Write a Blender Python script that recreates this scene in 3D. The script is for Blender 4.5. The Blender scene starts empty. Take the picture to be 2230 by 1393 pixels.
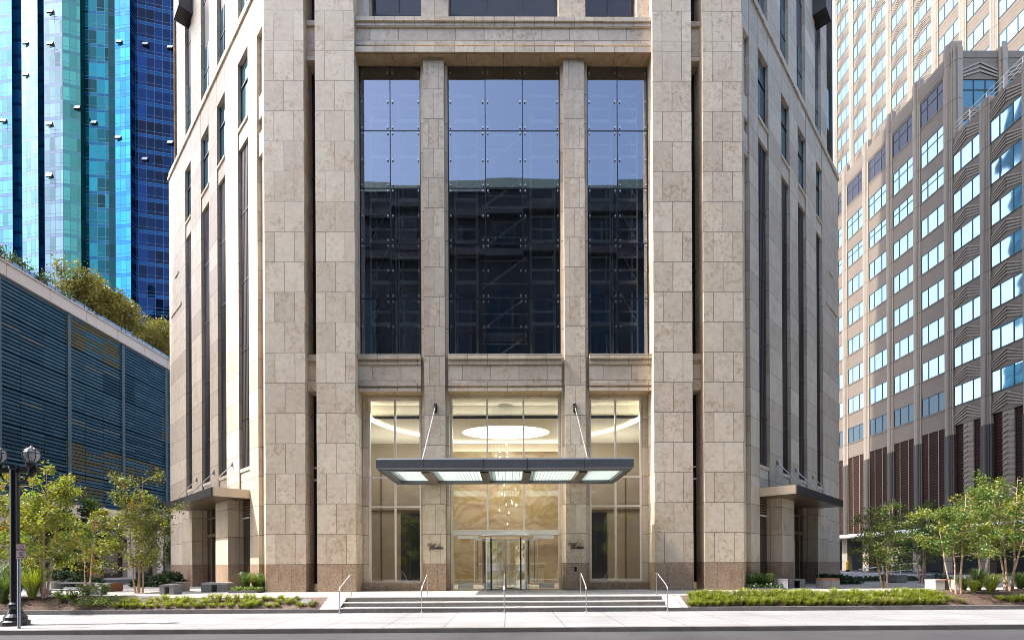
import bpy, bmesh, math, random
from mathutils import Vector, Matrix, Quaternion
R = math.radians
SC = bpy.context.scene
COL = SC.collection
# ------------------------------------------------------------------ camera
cam_d = bpy.data.cameras.new('camera')
cam = bpy.data.objects.new('camera', cam_d)
COL.objects.link(cam)
SC.camera = cam
cam.location = (0.1, 0.0, 1.1)
cam_d.sensor_width = 36.0
cam_d.lens = 1120.0 / 2230.0 * 36.0
cam_d.shift_x = 0.0
cam_d.shift_y = 0.2374
cam_d.clip_start = 0.1
cam_d.clip_end = 3000
YAW, ROLL = R(0.40), R(0.28)
cam.rotation_mode = 'QUATERNION'
cam.rotation_quaternion = Quaternion((0, 0, 1), -YAW) @ Quaternion((1, 0, 0), R(90)) @ Quaternion((0, 0, 1), -ROLL)
# ------------------------------------------------------------------ sky, sun, exposure
SUN_L = Vector((0.76, 0.066, -1.0)).normalized()          # direction the light travels
W = bpy.data.worlds.new('World')
SC.world = W
W.use_nodes = True
wn = W.node_tree.nodes
sky = wn.new('ShaderNodeTexSky')
sky.sky_type = 'NISHITA'
sky.sun_disc = False
sky.sun_elevation = math.asin(-SUN_L.z)
sky.sun_rotation = math.atan2(-SUN_L.x, -SUN_L.y) % (2 * math.pi)
sky.air_density = 1.0
sky.dust_density = 2.5
sky.ozone_density = 1.0
W.node_tree.links.new(sky.outputs[0], wn['Background'].inputs[0])
wn['Background'].inputs[1].default_value = 0.15
sun_d = bpy.data.lights.new('sun', 'SUN')
sun_d.energy = 2.2
sun_d.angle = R(0.5)
sun_d.color = (1.0, 0.95, 0.88)
sun = bpy.data.objects.new('sun', sun_d)
COL.objects.link(sun)
sun.rotation_mode = 'QUATERNION'
sun.rotation_quaternion = SUN_L.to_track_quat('-Z', 'Y')
sun.location = (-60, 0, 90)
vs = SC.view_settings
vs.view_transform = 'Standard'
vs.look = 'None'
vs.gamma = 1
vs.exposure = 2.05
SC.cycles.filter_width = 0.9
SC.cycles.max_bounces = 8
SC.cycles.transparent_max_bounces = 16
SC.cycles.caustics_reflective = False
SC.cycles.caustics_refractive = False
SC.cycles.sample_clamp_indirect = 6
# ------------------------------------------------------------------ pixel helpers (photo pixels, metres)
def PX(x, d, y=1226.0):
    c = (x + 0.0049 * (1226.0 - y) - 1115.0) / 1120.0
    return 0.1 + d * (math.sin(YAW) + c * math.cos(YAW)) / (math.cos(YAW) - c * math.sin(YAW))
def PZ(y, d, hz=1226.0): return 1.1 + (hz - y) * d / 1120.0
# ------------------------------------------------------------------ material helpers
MATS = {}
def new_mat(name):
    m = bpy.data.materials.new(name)
    m.use_nodes = True
    MATS[name] = m
    nt = m.node_tree
    return m, nt, nt.nodes['Principled BSDF'], nt.nodes['Material Output']
def nd(nt, typ, props=None, **ins):
    n = nt.nodes.new(typ)
    for k, v in (props or {}).items(): setattr(n, k, v)
    for k, v in ins.items():
        key = k.replace('_', ' ')
        if key.startswith('in'): key = int(key[2:])
        s = n.inputs[key]
        if isinstance(v, bpy.types.NodeSocket): nt.links.new(v, s)
        else: s.default_value = v
    return n
def c4(c): return (c[0], c[1], c[2], 1.0)
def ramp(nt, fac, stops, interp='LINEAR'):
    r = nt.nodes.new('ShaderNodeValToRGB')
    r.color_ramp.interpolation = interp
    el = r.color_ramp.elements
    while len(el) < len(stops): el.new(0.5)
    for e, (p, c) in zip(el, stops):
        e.position = p
        e.color = c4(c) if not isinstance(c, (int, float)) else (c, c, c, 1)
    nt.links.new(fac, r.inputs[0])
    return r.outputs[0]
def mixc(nt, fac, a, b, blend='MIX'):
    n = nt.nodes.new('ShaderNodeMix')
    n.data_type = 'RGBA'; n.blend_type = blend
    for s, v in ((n.inputs[0], fac), (n.inputs[6], a), (n.inputs[7], b)):
        if isinstance(v, bpy.types.NodeSocket): nt.links.new(v, s)
        elif isinstance(v, (int, float)): s.default_value = v
        else: s.default_value = c4(v)
    return n.outputs[2]
def math_(nt, op, a, b=0.0, c=0.0):
    n = nt.nodes.new('ShaderNodeMath'); n.operation = op
    for s, v in zip(n.inputs, (a, b, c)):
        if isinstance(v, bpy.types.NodeSocket): nt.links.new(v, s)
        else: s.default_value = v
    return n.outputs[0]
def simple(name, col, rough=0.5, metal=0.0, spec=0.5, var=0.12, vscale=3.0, bump=0.0, bscale=40.0, streak=False):
    m, nt, p, o = new_mat(name)
    tc = nt.nodes.new('ShaderNodeTexCoord')
    vec = tc.outputs['Object']
    if streak:
        mp = nd(nt, 'ShaderNodeMapping', Vector=vec); mp.inputs['Scale'].default_value = (1, 1, 0.12); vec = mp.outputs[0]
    n = nd(nt, 'ShaderNodeTexNoise', Vector=vec, Scale=vscale, Detail=6.0, Roughness=0.6)
    lo = tuple(max(0, x * (1 - var)) for x in col); hi = tuple(min(1, x * (1 + var)) for x in col)
    nt.links.new(ramp(nt, n.outputs[0], [(0.3, lo), (0.7, hi)]), p.inputs['Base Color'])
    p.inputs['Roughness'].default_value = rough
    p.inputs['Metallic'].default_value = metal
    p.inputs['Specular IOR Level'].default_value = spec
    if bump:
        b = nd(nt, 'ShaderNodeTexNoise', Vector=tc.outputs['Object'], Scale=bscale, Detail=4.0)
        bp = nd(nt, 'ShaderNodeBump', Height=b.outputs[0], Strength=bump, Distance=0.02)
        nt.links.new(bp.outputs[0], p.inputs['Normal'])
    return m
def stone(name, c1, c2, mortar, bw, bh, ms=0.011, offset=0.5, blotch=(2.2, (0.74, 0.60, 0.45), 0.62), vein=0.55, rough=0.62, streak=0.0, speck=0.0):
    m, nt, p, o = new_mat(name)
    uv = nt.nodes.new('ShaderNodeUVMap')
    tc = nt.nodes.new('ShaderNodeTexCoord')
    br = nd(nt, 'ShaderNodeTexBrick', {'offset': offset}, Vector=uv.outputs[0], Color1=c4(c1), Color2=c4(c2), Mortar=c4(mortar), Scale=1.0)
    br.inputs['Mortar Size'].default_value = ms
    br.inputs['Mortar Smooth'].default_value = 0.25
    br.inputs['Brick Width'].default_value = bw
    br.inputs['Row Height'].default_value = bh
    col = br.outputs[0]
    # each block gets its own patch of the stone's figure
    wnz = nd(nt, 'ShaderNodeTexWhiteNoise', {'noise_dimensions': '3D'}, Vector=br.outputs[0])
    ad = nd(nt, 'ShaderNodeVectorMath', {'operation': 'MULTIPLY_ADD'}, in0=wnz.outputs[1], in1=(9, 9, 9), in2=tc.outputs['Object'])
    sv = ad.outputs[0]
    n1 = nd(nt, 'ShaderNodeTexNoise', Vector=sv, Scale=blotch[0], Detail=7.0, Roughness=0.68)
    f1 = ramp(nt, n1.outputs[0], [(0.47, 0.0), (0.66, blotch[2])])
    n3 = nd(nt, 'ShaderNodeTexNoise', Vector=sv, Scale=0.8, Detail=2.0)
    f3 = ramp(nt, n3.outputs[0], [(0.4, 0.25), (0.62, 1.0)])
    f1 = math_(nt, 'MULTIPLY', f1, f3)
    col = mixc(nt, f1, col, blotch[1], 'MULTIPLY')
    n2 = nd(nt, 'ShaderNodeTexNoise', Vector=sv, Scale=6.5, Detail=5.0, Roughness=0.7)
    f2 = ramp(nt, n2.outputs[0], [(0.52, 0.0), (0.60, vein)])
    f2 = math_(nt, 'MULTIPLY', f2, f3)
    col = mixc(nt, f2, col, (0.55, 0.40, 0.29), 'MULTIPLY')
    n6 = nd(nt, 'ShaderNodeTexNoise', Vector=sv, Scale=4.0, Detail=5.0, Roughness=0.7)
    col = mixc(nt, min(1.0, vein * 1.2), col, ramp(nt, n6.outputs[0], [(0.34, 0.86), (0.5, 1.0), (0.66, 1.10)]), 'MULTIPLY')
    if speck:
        n4 = nd(nt, 'ShaderNodeTexNoise', Vector=tc.outputs['Object'], Scale=11.0, Detail=4.0, Roughness=0.9)
        f4 = ramp(nt, n4.outputs[0], [(0.44, 0.0), (0.56, 1.0)])
        col = mixc(nt, math_(nt, 'MULTIPLY', f4, speck), col, (0.35, 0.25, 0.2), 'MULTIPLY')
    if streak:
        mp = nd(nt, 'ShaderNodeMapping', Vector=tc.outputs['Object']); mp.inputs['Scale'].default_value = (3.5, 3.5, 0.35)
        n5 = nd(nt, 'ShaderNodeTexNoise', Vector=mp.outputs[0], Scale=1.6, Detail=5.0, Roughness=0.65)
        f5 = ramp(nt, n5.outputs[0], [(0.4, 0.0), (0.7, streak)])
        col = mixc(nt, f5, col, (0.66, 0.62, 0.6), 'MULTIPLY')
    nt.links.new(col, p.inputs['Base Color'])
    p.inputs['Roughness'].default_value = rough
    h = math_(nt, 'MULTIPLY_ADD', br.outputs['Fac'], -1.0, math_(nt, 'MULTIPLY', n2.outputs[0], 0.25))
    bp = nd(nt, 'ShaderNodeBump', Height=h, Strength=0.35, Distance=0.012)
    nt.links.new(bp.outputs[0], p.inputs['Normal'])
    return m
def pane_mat(name, tint, gloss_fac, rough=0.01, gcol=(0.9, 0.95, 1.0), wob=0.0, psize=(1.2, 2.0)):
    """see-through glass: clear tinted body under a mirror-like skin, each pane a hair out of true"""
    m, nt, p, o = new_mat(name)
    nt.nodes.remove(p)
    tr = nd(nt, 'ShaderNodeBsdfTransparent', Color=c4(tint))
    gl = nd(nt, 'ShaderNodeBsdfGlossy', Color=c4(gcol), Roughness=rough)
    fr = nd(nt, 'ShaderNodeFresnel', IOR=1.5)
    f = math_(nt, 'ADD', fr.outputs[0], gloss_fac - 0.04)
    f = nd(nt, 'ShaderNodeClamp', Value=f).outputs[0]
    mx = nt.nodes.new('ShaderNodeMixShader')
    nt.links.new(f, mx.inputs[0]); nt.links.new(tr.outputs[0], mx.inputs[1]); nt.links.new(gl.outputs[0], mx.inputs[2])
    nt.links.new(mx.outputs[0], o.inputs[0])
    if wob:
        nt.links.new(pane_normal(nt, wob, psize), gl.inputs['Normal'])
    return m
def pane_normal(nt, wob, psize, ripple=0.0):
    uv = nt.nodes.new('ShaderNodeUVMap')
    dv = nd(nt, 'ShaderNodeVectorMath', {'operation': 'DIVIDE'}, in0=uv.outputs[0], in1=(psize[0], psize[1], 1))
    fl = nd(nt, 'ShaderNodeVectorMath', {'operation': 'FLOOR'}, in0=dv.outputs[0])
    w = nd(nt, 'ShaderNodeTexWhiteNoise', {'noise_dimensions': '3D'}, Vector=fl.outputs[0])
    s = nd(nt, 'ShaderNodeVectorMath', {'operation': 'SUBTRACT'}, in0=w.outputs[1], in1=(0.5, 0.5, 0.5))
    g = nt.nodes.new('ShaderNodeNewGeometry')
    a = nd(nt, 'ShaderNodeVectorMath', {'operation': 'MULTIPLY_ADD'}, in0=s.outputs[0], in1=(wob, wob, wob), in2=g.outputs['Normal'])
    out = a
    if ripple:
        tc = nt.nodes.new('ShaderNodeTexCoord')
        nz = nd(nt, 'ShaderNodeTexNoise', Vector=tc.outputs['Object'], Scale=0.55, Detail=1.0)
        s2 = nd(nt, 'ShaderNodeVectorMath', {'operation': 'SUBTRACT'}, in0=nz.outputs[1], in1=(0.5, 0.5, 0.5))
        out = nd(nt, 'ShaderNodeVectorMath', {'operation': 'MULTIPLY_ADD'}, in0=s2.outputs[0], in1=(ripple,) * 3, in2=a.outputs[0])
    n = nd(nt, 'ShaderNodeVectorMath', {'operation': 'NORMALIZE'}, in0=out.outputs[0])
    return n.outputs[0]
def curtain(name, glass, spandrel, mull, metal=0.75, rough=0.06, pw=1.15, fl=3.3, wob=0.02, ripple=0.03, lines=0.085, vary=0.6):
    """curtain wall: tinted mirror glass, a spandrel strip at each floor, thin mullions; uv in metres"""
    m, nt, p, o = new_mat(name)
    uv = nt.nodes.new('ShaderNodeUVMap')
    sx = nd(nt, 'ShaderNodeSeparateXYZ', Vector=uv.outputs[0])
    u, v = sx.outputs[0], sx.outputs[1]
    vf = math_(nt, 'FRACT', math_(nt, 'DIVIDE', v, fl))
    uf = math_(nt, 'FRACT', math_(nt, 'DIVIDE', u, pw))
    isp = math_(nt, 'LESS_THAN', vf, 0.2)
    dv = nd(nt, 'ShaderNodeVectorMath', {'operation': 'DIVIDE'}, in0=uv.outputs[0], in1=(pw, fl, 1))
    flr = nd(nt, 'ShaderNodeVectorMath', {'operation': 'FLOOR'}, in0=dv.outputs[0])
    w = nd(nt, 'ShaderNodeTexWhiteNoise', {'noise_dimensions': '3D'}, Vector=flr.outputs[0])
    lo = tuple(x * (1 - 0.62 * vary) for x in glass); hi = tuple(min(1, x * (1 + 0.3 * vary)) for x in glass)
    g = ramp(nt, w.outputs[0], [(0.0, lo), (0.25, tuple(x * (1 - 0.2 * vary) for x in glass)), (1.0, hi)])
    # pane and storey tone differences paint broken reflections into the glass colour
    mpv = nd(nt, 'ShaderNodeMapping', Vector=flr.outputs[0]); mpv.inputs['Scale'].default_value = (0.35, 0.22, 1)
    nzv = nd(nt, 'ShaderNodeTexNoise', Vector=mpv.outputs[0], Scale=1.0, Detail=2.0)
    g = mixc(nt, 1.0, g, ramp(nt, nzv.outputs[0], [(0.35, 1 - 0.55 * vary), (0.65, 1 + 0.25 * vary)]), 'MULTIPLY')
    col = mixc(nt, isp, g, spandrel)
    l1 = math_(nt, 'LESS_THAN', uf, lines / pw)
    ls = math_(nt, 'LESS_THAN', math_(nt, 'ABSOLUTE', math_(nt, 'SUBTRACT', vf, 0.2)), lines / fl * 0.6)
    l2 = math_(nt, 'LESS_THAN', vf, lines / fl)
    l3 = math_(nt, 'LESS_THAN', math_(nt, 'ABSOLUTE', math_(nt, 'SUBTRACT', vf, 0.42)), lines / fl * 0.5)
    ln = math_(nt, 'MAXIMUM', math_(nt, 'MAXIMUM', l1, l2), math_(nt, 'MAXIMUM', ls, l3))
    col = mixc(nt, ln, col, mull)
    nt.links.new(col, p.inputs['Base Color'])
    nt.links.new(math_(nt, 'MULTIPLY_ADD', ln, -metal, metal), p.inputs['Metallic'])
    nt.links.new(math_(nt, 'MULTIPLY_ADD', ln, 0.5, rough), p.inputs['Roughness'])
    nt.links.new(pane_normal(nt, wob, (pw, fl), ripple), p.inputs['Normal'])
    return m
def leafmat(name, cols, trans=0.45):
    m, nt, p, o = new_mat(name)
    nt.nodes.remove(p)
    g = nt.nodes.new('ShaderNodeNewGeometry')
    n = len(cols)
    col = ramp(nt, g.outputs['Random Per Island'], [(i / max(1, n - 1), c) for i, c in enumerate(cols)])
    tc = nt.nodes.new('ShaderNodeTexCoord')
    nz = nd(nt, 'ShaderNodeTexNoise', Vector=tc.outputs['Object'], Scale=1.4, Detail=2.0)
    col = mixc(nt, 0.7, col, ramp(nt, nz.outputs[0], [(0.35, (0.62, 0.66, 0.55)), (0.65, (1.25, 1.2, 1.1))]), 'MULTIPLY')
    d = nd(nt, 'ShaderNodeBsdfDiffuse', Color=col)
    t = nd(nt, 'ShaderNodeBsdfTranslucent', Color=mixc(nt, 1.0, col, (1.25, 1.3, 0.6), 'MULTIPLY'))
    gl = nd(nt, 'ShaderNodeBsdfGlossy', Roughness=0.45, Color=(0.8, 0.85, 0.8, 1))
    mx = nd(nt, 'ShaderNodeMixShader', Fac=trans); nt.links.new(d.outputs[0], mx.inputs[1]); nt.links.new(t.outputs[0], mx.inputs[2])
    m2 = nd(nt, 'ShaderNodeMixShader', Fac=0.06); nt.links.new(mx.outputs[0], m2.inputs[1]); nt.links.new(gl.outputs[0], m2.inputs[2])
    nt.links.new(m2.outputs[0], o.inputs[0])
    return m
def glow(name, col, s):
    m, nt, p, o = new_mat(name)
    nt.nodes.remove(p)
    e = nd(nt, 'ShaderNodeEmission', Color=c4(col), Strength=s)
    nt.links.new(e.outputs[0], o.inputs[0])
    return m
# ------------------------------------------------------------------ materials
TR1, TR2 = (0.735, 0.63, 0.485), (0.60, 0.495, 0.37)
stone('travertine', TR1, TR2, (0.14, 0.11, 0.085), 0.8, 1.2)
stone('travertine_course', TR1, (0.56, 0.465, 0.355), (0.14, 0.11, 0.085), 0.8, 1.2, offset=0.0, streak=0.45, vein=0.2)
stone('travertine_band', TR1, TR2, (0.22, 0.17, 0.13), 1.15, 0.62, offset=0.5)
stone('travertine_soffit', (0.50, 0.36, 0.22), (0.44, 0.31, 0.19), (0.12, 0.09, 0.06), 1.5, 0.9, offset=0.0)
stone('granite', (0.49, 0.365, 0.26), (0.43, 0.32, 0.225), (0.12, 0.085, 0.06), 0.5, 1.2, ms=0.006, offset=0.0, vein=0.2, speck=0.5, rough=0.45)
stone('granite_paving', (0.38, 0.36, 0.33), (0.33, 0.31, 0.285), (0.26, 0.245, 0.23), 1.2, 0.9, ms=0.008, vein=0.15, blotch=(0.9, (0.85, 0.82, 0.78), 0.6), rough=0.8)
stone('sidewalk_concrete', (0.31, 0.306, 0.303), (0.275, 0.272, 0.27), (0.30, 0.29, 0.28), 1.5, 1.5, ms=0.008, offset=0.0, vein=0.2, blotch=(0.7, (0.86, 0.85, 0.84), 0.8), rough=0.85)
stone('step_granite', (0.20, 0.195, 0.19), (0.165, 0.16, 0.157), (0.30, 0.29, 0.28), 1.9, 5.0, ms=0.006, offset=0.0, vein=0.2, speck=0.3, rough=0.6)
simple('tread', (0.48, 0.46, 0.43), 0.7, var=0.1)
simple('kerb_stone', (0.15, 0.14, 0.135), 0.75, var=0.25, vscale=2.0, bump=0.3)
def paved(name, base, joint, jw, stain, dark, rough):
    # worn paving: joints, broad stains, drag marks along the street, fine grit
    m, nt, p, o = new_mat(name)
    tc = nt.nodes.new('ShaderNodeTexCoord'); v = tc.outputs['Object']
    n1 = nd(nt, 'ShaderNodeTexNoise', Vector=v, Scale=0.45, Detail=6.0, Roughness=0.65)
    mp = nd(nt, 'ShaderNodeMapping', Vector=v); mp.inputs['Scale'].default_value = (0.25, 2.6, 1)
    n2 = nd(nt, 'ShaderNodeTexNoise', Vector=mp.outputs[0], Scale=1.0, Detail=5.0, Roughness=0.6)
    n3 = nd(nt, 'ShaderNodeTexNoise', Vector=v, Scale=26.0, Detail=3.0)
    c = ramp(nt, n1.outputs[0], [(0.32, tuple(x * (1 - stain) for x in base)), (0.68, tuple(x * (1 + stain * 0.5) for x in base))])
    c = mixc(nt, ramp(nt, n2.outputs[0], [(0.45, 0.0), (0.75, dark)]), c, tuple(x * 0.55 for x in base))
    c = mixc(nt, 0.35, c, ramp(nt, n3.outputs[0], [(0.3, 0.55), (0.7, 1.4)]), 'MULTIPLY')
    if jw:
        br = nd(nt, 'ShaderNodeTexBrick', {'offset': 0.0}, Vector=v, Color1=(1, 1, 1, 1), Color2=(0.9, 0.9, 0.9, 1), Mortar=c4(joint), Scale=1.0)
        br.inputs['Mortar Size'].default_value = 0.012; br.inputs['Brick Width'].default_value = jw; br.inputs['Row Height'].default_value = jw
        c = mixc(nt, 1.0, c, br.outputs[0], 'MULTIPLY')
    nt.links.new(c, p.inputs['Base Color'])
    p.inputs['Roughness'].default_value = rough
    bp_ = nd(nt, 'ShaderNodeBump', Height=n3.outputs[0], Strength=0.4, Distance=0.02)
    nt.links.new(bp_.outputs[0], p.inputs['Normal'])
paved('asphalt', (0.055, 0.055, 0.058), (1, 1, 1), 0, 0.3, 0.5, 0.9)
paved('walk_concrete', (0.295, 0.292, 0.29), (0.35, 0.35, 0.35), 1.5, 0.2, 0.3, 0.85)
simple('far_ground', (0.12, 0.12, 0.115), 0.9, var=0.2, vscale=0.4)
simple('mulch', (0.10, 0.062, 0.042), 0.95, var=0.75, vscale=18.0, bump=1.0, bscale=45.0)
simple('gravel', (0.15, 0.105, 0.08), 0.95, var=0.7, vscale=25.0, bump=0.8, bscale=60.0)
simple('louver_brown', (0.042, 0.034, 0.033), 0.55, var=0.25, vscale=2.0, spec=0.4, streak=True)
simple('dark_metal', (0.022, 0.021, 0.021), 0.4, var=0.2)
simple('black_paint', (0.010, 0.010, 0.011), 0.28, var=0.2)
simple('canopy_grey', (0.12, 0.13, 0.145), 0.33, metal=0.3, var=0.08)
simple('bronze', (0.20, 0.145, 0.09), 0.38, metal=0.6, var=0.15)
simple('canopy_end', (0.70, 0.56, 0.40), 0.4, metal=0.0, var=0.06)  # cream colour paints in brightness reflected onto the end face
simple('steel', (0.62, 0.60, 0.57), 0.28, metal=0.9, var=0.05)
simple('galvanised', (0.30, 0.33, 0.37), 0.45, metal=0.7, var=0.15, vscale=12.0)
simple('mullion', (0.84, 0.77, 0.66), 0.4, metal=0.0, var=0.06)
simple('white_metal', (0.88, 0.86, 0.81), 0.35, metal=0.0, var=0.04)
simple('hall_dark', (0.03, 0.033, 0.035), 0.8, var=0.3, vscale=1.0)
simple('scaffold_tube', (0.92, 0.94, 0.92), 0.4, metal=0.0, var=0.1)
simple('board_red', (0.42, 0.16, 0.12), 0.7, var=0.3)
simple('board_green', (0.20, 0.36, 0.27), 0.7, var=0.3)
simple('plaster', (0.74, 0.69, 0.58), 0.8, var=0.04, vscale=0.6)
simple('lobby_wall', (0.40, 0.335, 0.26), 0.6, var=0.12, vscale=0.8)
simple('lobby_floor', (0.55, 0.49, 0.40), 0.2, var=0.1)
simple('desk_stone', (0.62, 0.52, 0.38), 0.35, var=0.15)
simple('bench_stone', (0.20, 0.195, 0.19), 0.7, var=0.15, vscale=8.0, bump=0.2)
simple('bench_pale', (0.42, 0.41, 0.40), 0.7, var=0.12, vscale=6.0, bump=0.15)
simple('wood', (0.27, 0.10, 0.055), 0.6, var=0.35, vscale=9.0)
simple('bark', (0.50, 0.34, 0.24), 0.85, var=0.45, vscale=14.0, bump=0.6, bscale=30)
simple('bark_dark', (0.16, 0.12, 0.09), 0.9, var=0.4, vscale=10.0, bump=0.6)
simple('yellow_paint', (0.62, 0.44, 0.03), 0.5, var=0.1)
simple('brick_orange', (0.30, 0.12, 0.07), 0.8, var=0.2, vscale=6)
simple('ink', (0.02, 0.012, 0.014), 0.6, var=0.05)
simple('sign_white', (0.62, 0.53, 0.52), 0.45, var=0.04)
simple('sign_red', (0.17, 0.025, 0.03), 0.5, var=0.05)
simple('gate_blue', (0.018, 0.024, 0.04), 0.5, var=0.2)
simple('pale_concrete', (0.52, 0.48, 0.44), 0.75, var=0.1, vscale=0.8, bump=0.1)
simple('globe_glass', (0.40, 0.40, 0.41), 0.15, var=0.03)
simple('mansard_green', (0.035, 0.075, 0.06), 0.6, var=0.3, vscale=0.5)
simple('old_stone', (0.05, 0.066, 0.085), 0.85, var=0.3, vscale=0.5)
simple('old_trim', (0.10, 0.12, 0.14), 0.85, var=0.2, vscale=0.7)
simple('plate_grey', (0.16, 0.15, 0.17), 0.6, var=0.2)
pane_mat('hall_glass', (0.95, 0.99, 0.98), 0.25, gcol=(0.84, 0.88, 0.98), wob=0.013, psize=(1.0, 1.0))
pane_mat('lobby_glass', (0.90, 0.95, 0.93), 0.20, wob=0.003)
pane_mat('rail_glass', (0.75, 0.88, 0.88), 0.18)
def opaque_glass(name, col, metal, rough, wob, ps, ripple=0.02):
    m, nt, p, o = new_mat(name)
    uv = nt.nodes.new('ShaderNodeUVMap')
    p.inputs['Base Color'].default_value = c4(col)
    p.inputs['Metallic'].default_value = metal
    p.inputs['Roughness'].default_value = rough
    nt.links.new(pane_normal(nt, wob, ps, ripple), p.inputs['Normal'])
    return m
opaque_glass('teal_glass', (0.10, 0.22, 0.26), 0.55, 0.04, 0.02, (0.6, 1.6))
opaque_glass('slot_glass', (0.018, 0.022, 0.032), 0.1, 0.06, 0.01, (1, 2))
opaque_glass('dark_glass', (0.035, 0.028, 0.024), 0.06, 0.06, 0.01, (1, 2))
opaque_glass('sky_glass', (0.44, 0.57, 0.62), 0.9, 0.03, 0.02, (1.0, 1.8))
opaque_glass('corner_glass', (0.16, 0.27, 0.30), 0.8, 0.03, 0.16, (1.2, 2.4), 0.12)
simple('blue_pane', (0.028, 0.062, 0.11), 0.2, var=0.3)  # reflected blue sky put into the pane's own colour
opaque_glass('slate_glass', (0.07, 0.10, 0.115), 0.3, 0.05, 0.03, (1.0, 1.8), 0.06)  # dark tint imitates a dark building reflected in the lowest windows
opaque_glass('smoked_glass', (0.045, 0.035, 0.045), 0.15, 0.1, 0.02, (0.8, 1.0))
curtain('glass_pale', (0.10, 0.29, 0.32), (0.10, 0.18, 0.29), (0.02, 0.06, 0.08), metal=0.75, wob=0.015)  # facets share one glass; their differing reflections are put into these tints
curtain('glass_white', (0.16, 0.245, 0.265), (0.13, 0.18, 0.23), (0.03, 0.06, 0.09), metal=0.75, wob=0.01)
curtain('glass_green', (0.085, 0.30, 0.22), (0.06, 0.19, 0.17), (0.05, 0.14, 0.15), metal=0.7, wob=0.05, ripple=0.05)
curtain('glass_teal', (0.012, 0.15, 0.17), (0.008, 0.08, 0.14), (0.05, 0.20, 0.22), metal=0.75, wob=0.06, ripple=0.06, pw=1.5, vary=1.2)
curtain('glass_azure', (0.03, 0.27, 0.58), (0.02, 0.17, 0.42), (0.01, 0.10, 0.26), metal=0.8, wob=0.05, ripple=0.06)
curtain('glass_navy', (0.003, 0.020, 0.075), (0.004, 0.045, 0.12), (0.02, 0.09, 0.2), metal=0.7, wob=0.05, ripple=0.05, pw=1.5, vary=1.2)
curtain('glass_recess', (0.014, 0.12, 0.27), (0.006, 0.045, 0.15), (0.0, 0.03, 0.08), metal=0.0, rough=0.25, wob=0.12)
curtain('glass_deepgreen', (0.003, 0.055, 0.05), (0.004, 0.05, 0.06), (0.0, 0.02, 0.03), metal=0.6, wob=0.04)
simple('podium_blue', (0.013, 0.052, 0.105), 0.55, metal=0.0, spec=0.12, var=0.15, vscale=0.7)
simple('podium_deep', (0.009, 0.037, 0.078), 0.55, metal=0.0, spec=0.1, var=0.2, vscale=0.7)
simple('podium_slate', (0.022, 0.068, 0.125), 0.55, metal=0.0, spec=0.12, var=0.2, vscale=0.9)
simple('podium_olive', (0.050, 0.056, 0.034), 0.55, metal=0.0, spec=0.12, var=0.2, vscale=0.8)
simple('podium_pale', (0.045, 0.072, 0.10), 0.5, spec=0.2, var=0.2)
simple('podium_column', (0.045, 0.085, 0.13), 0.7, spec=0.15, var=0.1)
stone('podium_band', (0.31, 0.32, 0.36), (0.295, 0.305, 0.345), (0.15, 0.14, 0.14), 3.4, 40.0, ms=0.03, offset=0.0, vein=0.05, blotch=(0.5, (0.9, 0.9, 0.9), 0.5))
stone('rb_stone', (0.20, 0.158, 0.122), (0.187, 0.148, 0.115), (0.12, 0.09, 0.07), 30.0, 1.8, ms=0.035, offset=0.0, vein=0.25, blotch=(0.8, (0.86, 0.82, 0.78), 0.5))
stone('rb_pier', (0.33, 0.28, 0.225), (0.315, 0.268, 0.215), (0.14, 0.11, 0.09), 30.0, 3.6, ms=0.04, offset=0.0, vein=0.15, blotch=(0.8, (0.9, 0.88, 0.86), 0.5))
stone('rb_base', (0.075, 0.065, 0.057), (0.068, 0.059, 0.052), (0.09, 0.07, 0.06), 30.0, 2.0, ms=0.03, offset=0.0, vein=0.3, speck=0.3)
def louver_mat(name, c, pitch):
    m, nt, p, o = new_mat(name)
    uv = nt.nodes.new('ShaderNodeUVMap')
    sx = nd(nt, 'ShaderNodeSeparateXYZ', Vector=uv.outputs[0])
    f = math_(nt, 'FRACT', math_(nt, 'DIVIDE', sx.outputs[1], pitch))
    k = math_(nt, 'LESS_THAN', f, 0.3)
    nz = nd(nt, 'ShaderNodeTexNoise', Vector=uv.outputs[0], Scale=0.7, Detail=4.0)
    cc = ramp(nt, nz.outputs[0], [(0.3, tuple(x * 0.8 for x in c)), (0.7, tuple(x * 1.15 for x in c))])
    nt.links.new(mixc(nt, k, cc, tuple(x * 0.35 for x in c)), p.inputs['Base Color'])
    bp = nd(nt, 'ShaderNodeBump', Height=f, Strength=0.6, Distance=0.05)
    nt.links.new(bp.outputs[0], p.inputs['Normal'])
    p.inputs['Roughness'].default_value = 0.7
    p.inputs['Specular IOR Level'].default_value = 0.1
    return m
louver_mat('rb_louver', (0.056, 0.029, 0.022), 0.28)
simple('frame_teal', (0.05, 0.085, 0.095), 0.5, var=0.1)
simple('joint_dark', (0.05, 0.04, 0.034), 0.9, var=0.2)
leafmat('leaf_yellow', [(0.13, 0.17, 0.015), (0.22, 0.25, 0.02), (0.30, 0.29, 0.03), (0.26, 0.31, 0.03), (0.36, 0.28, 0.02)])
leafmat('leaf_olive', [(0.08, 0.10, 0.02), (0.13, 0.145, 0.03), (0.18, 0.18, 0.045), (0.10, 0.12, 0.02)])
leafmat('leaf_green', [(0.075, 0.14, 0.02), (0.13, 0.21, 0.03), (0.18, 0.25, 0.045), (0.11, 0.17, 0.02)])
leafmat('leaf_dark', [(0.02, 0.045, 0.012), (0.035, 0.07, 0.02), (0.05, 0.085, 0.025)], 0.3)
leafmat('leaf_orange', [(0.42, 0.20, 0.02), (0.48, 0.27, 0.02), (0.36, 0.22, 0.02)])
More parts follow.
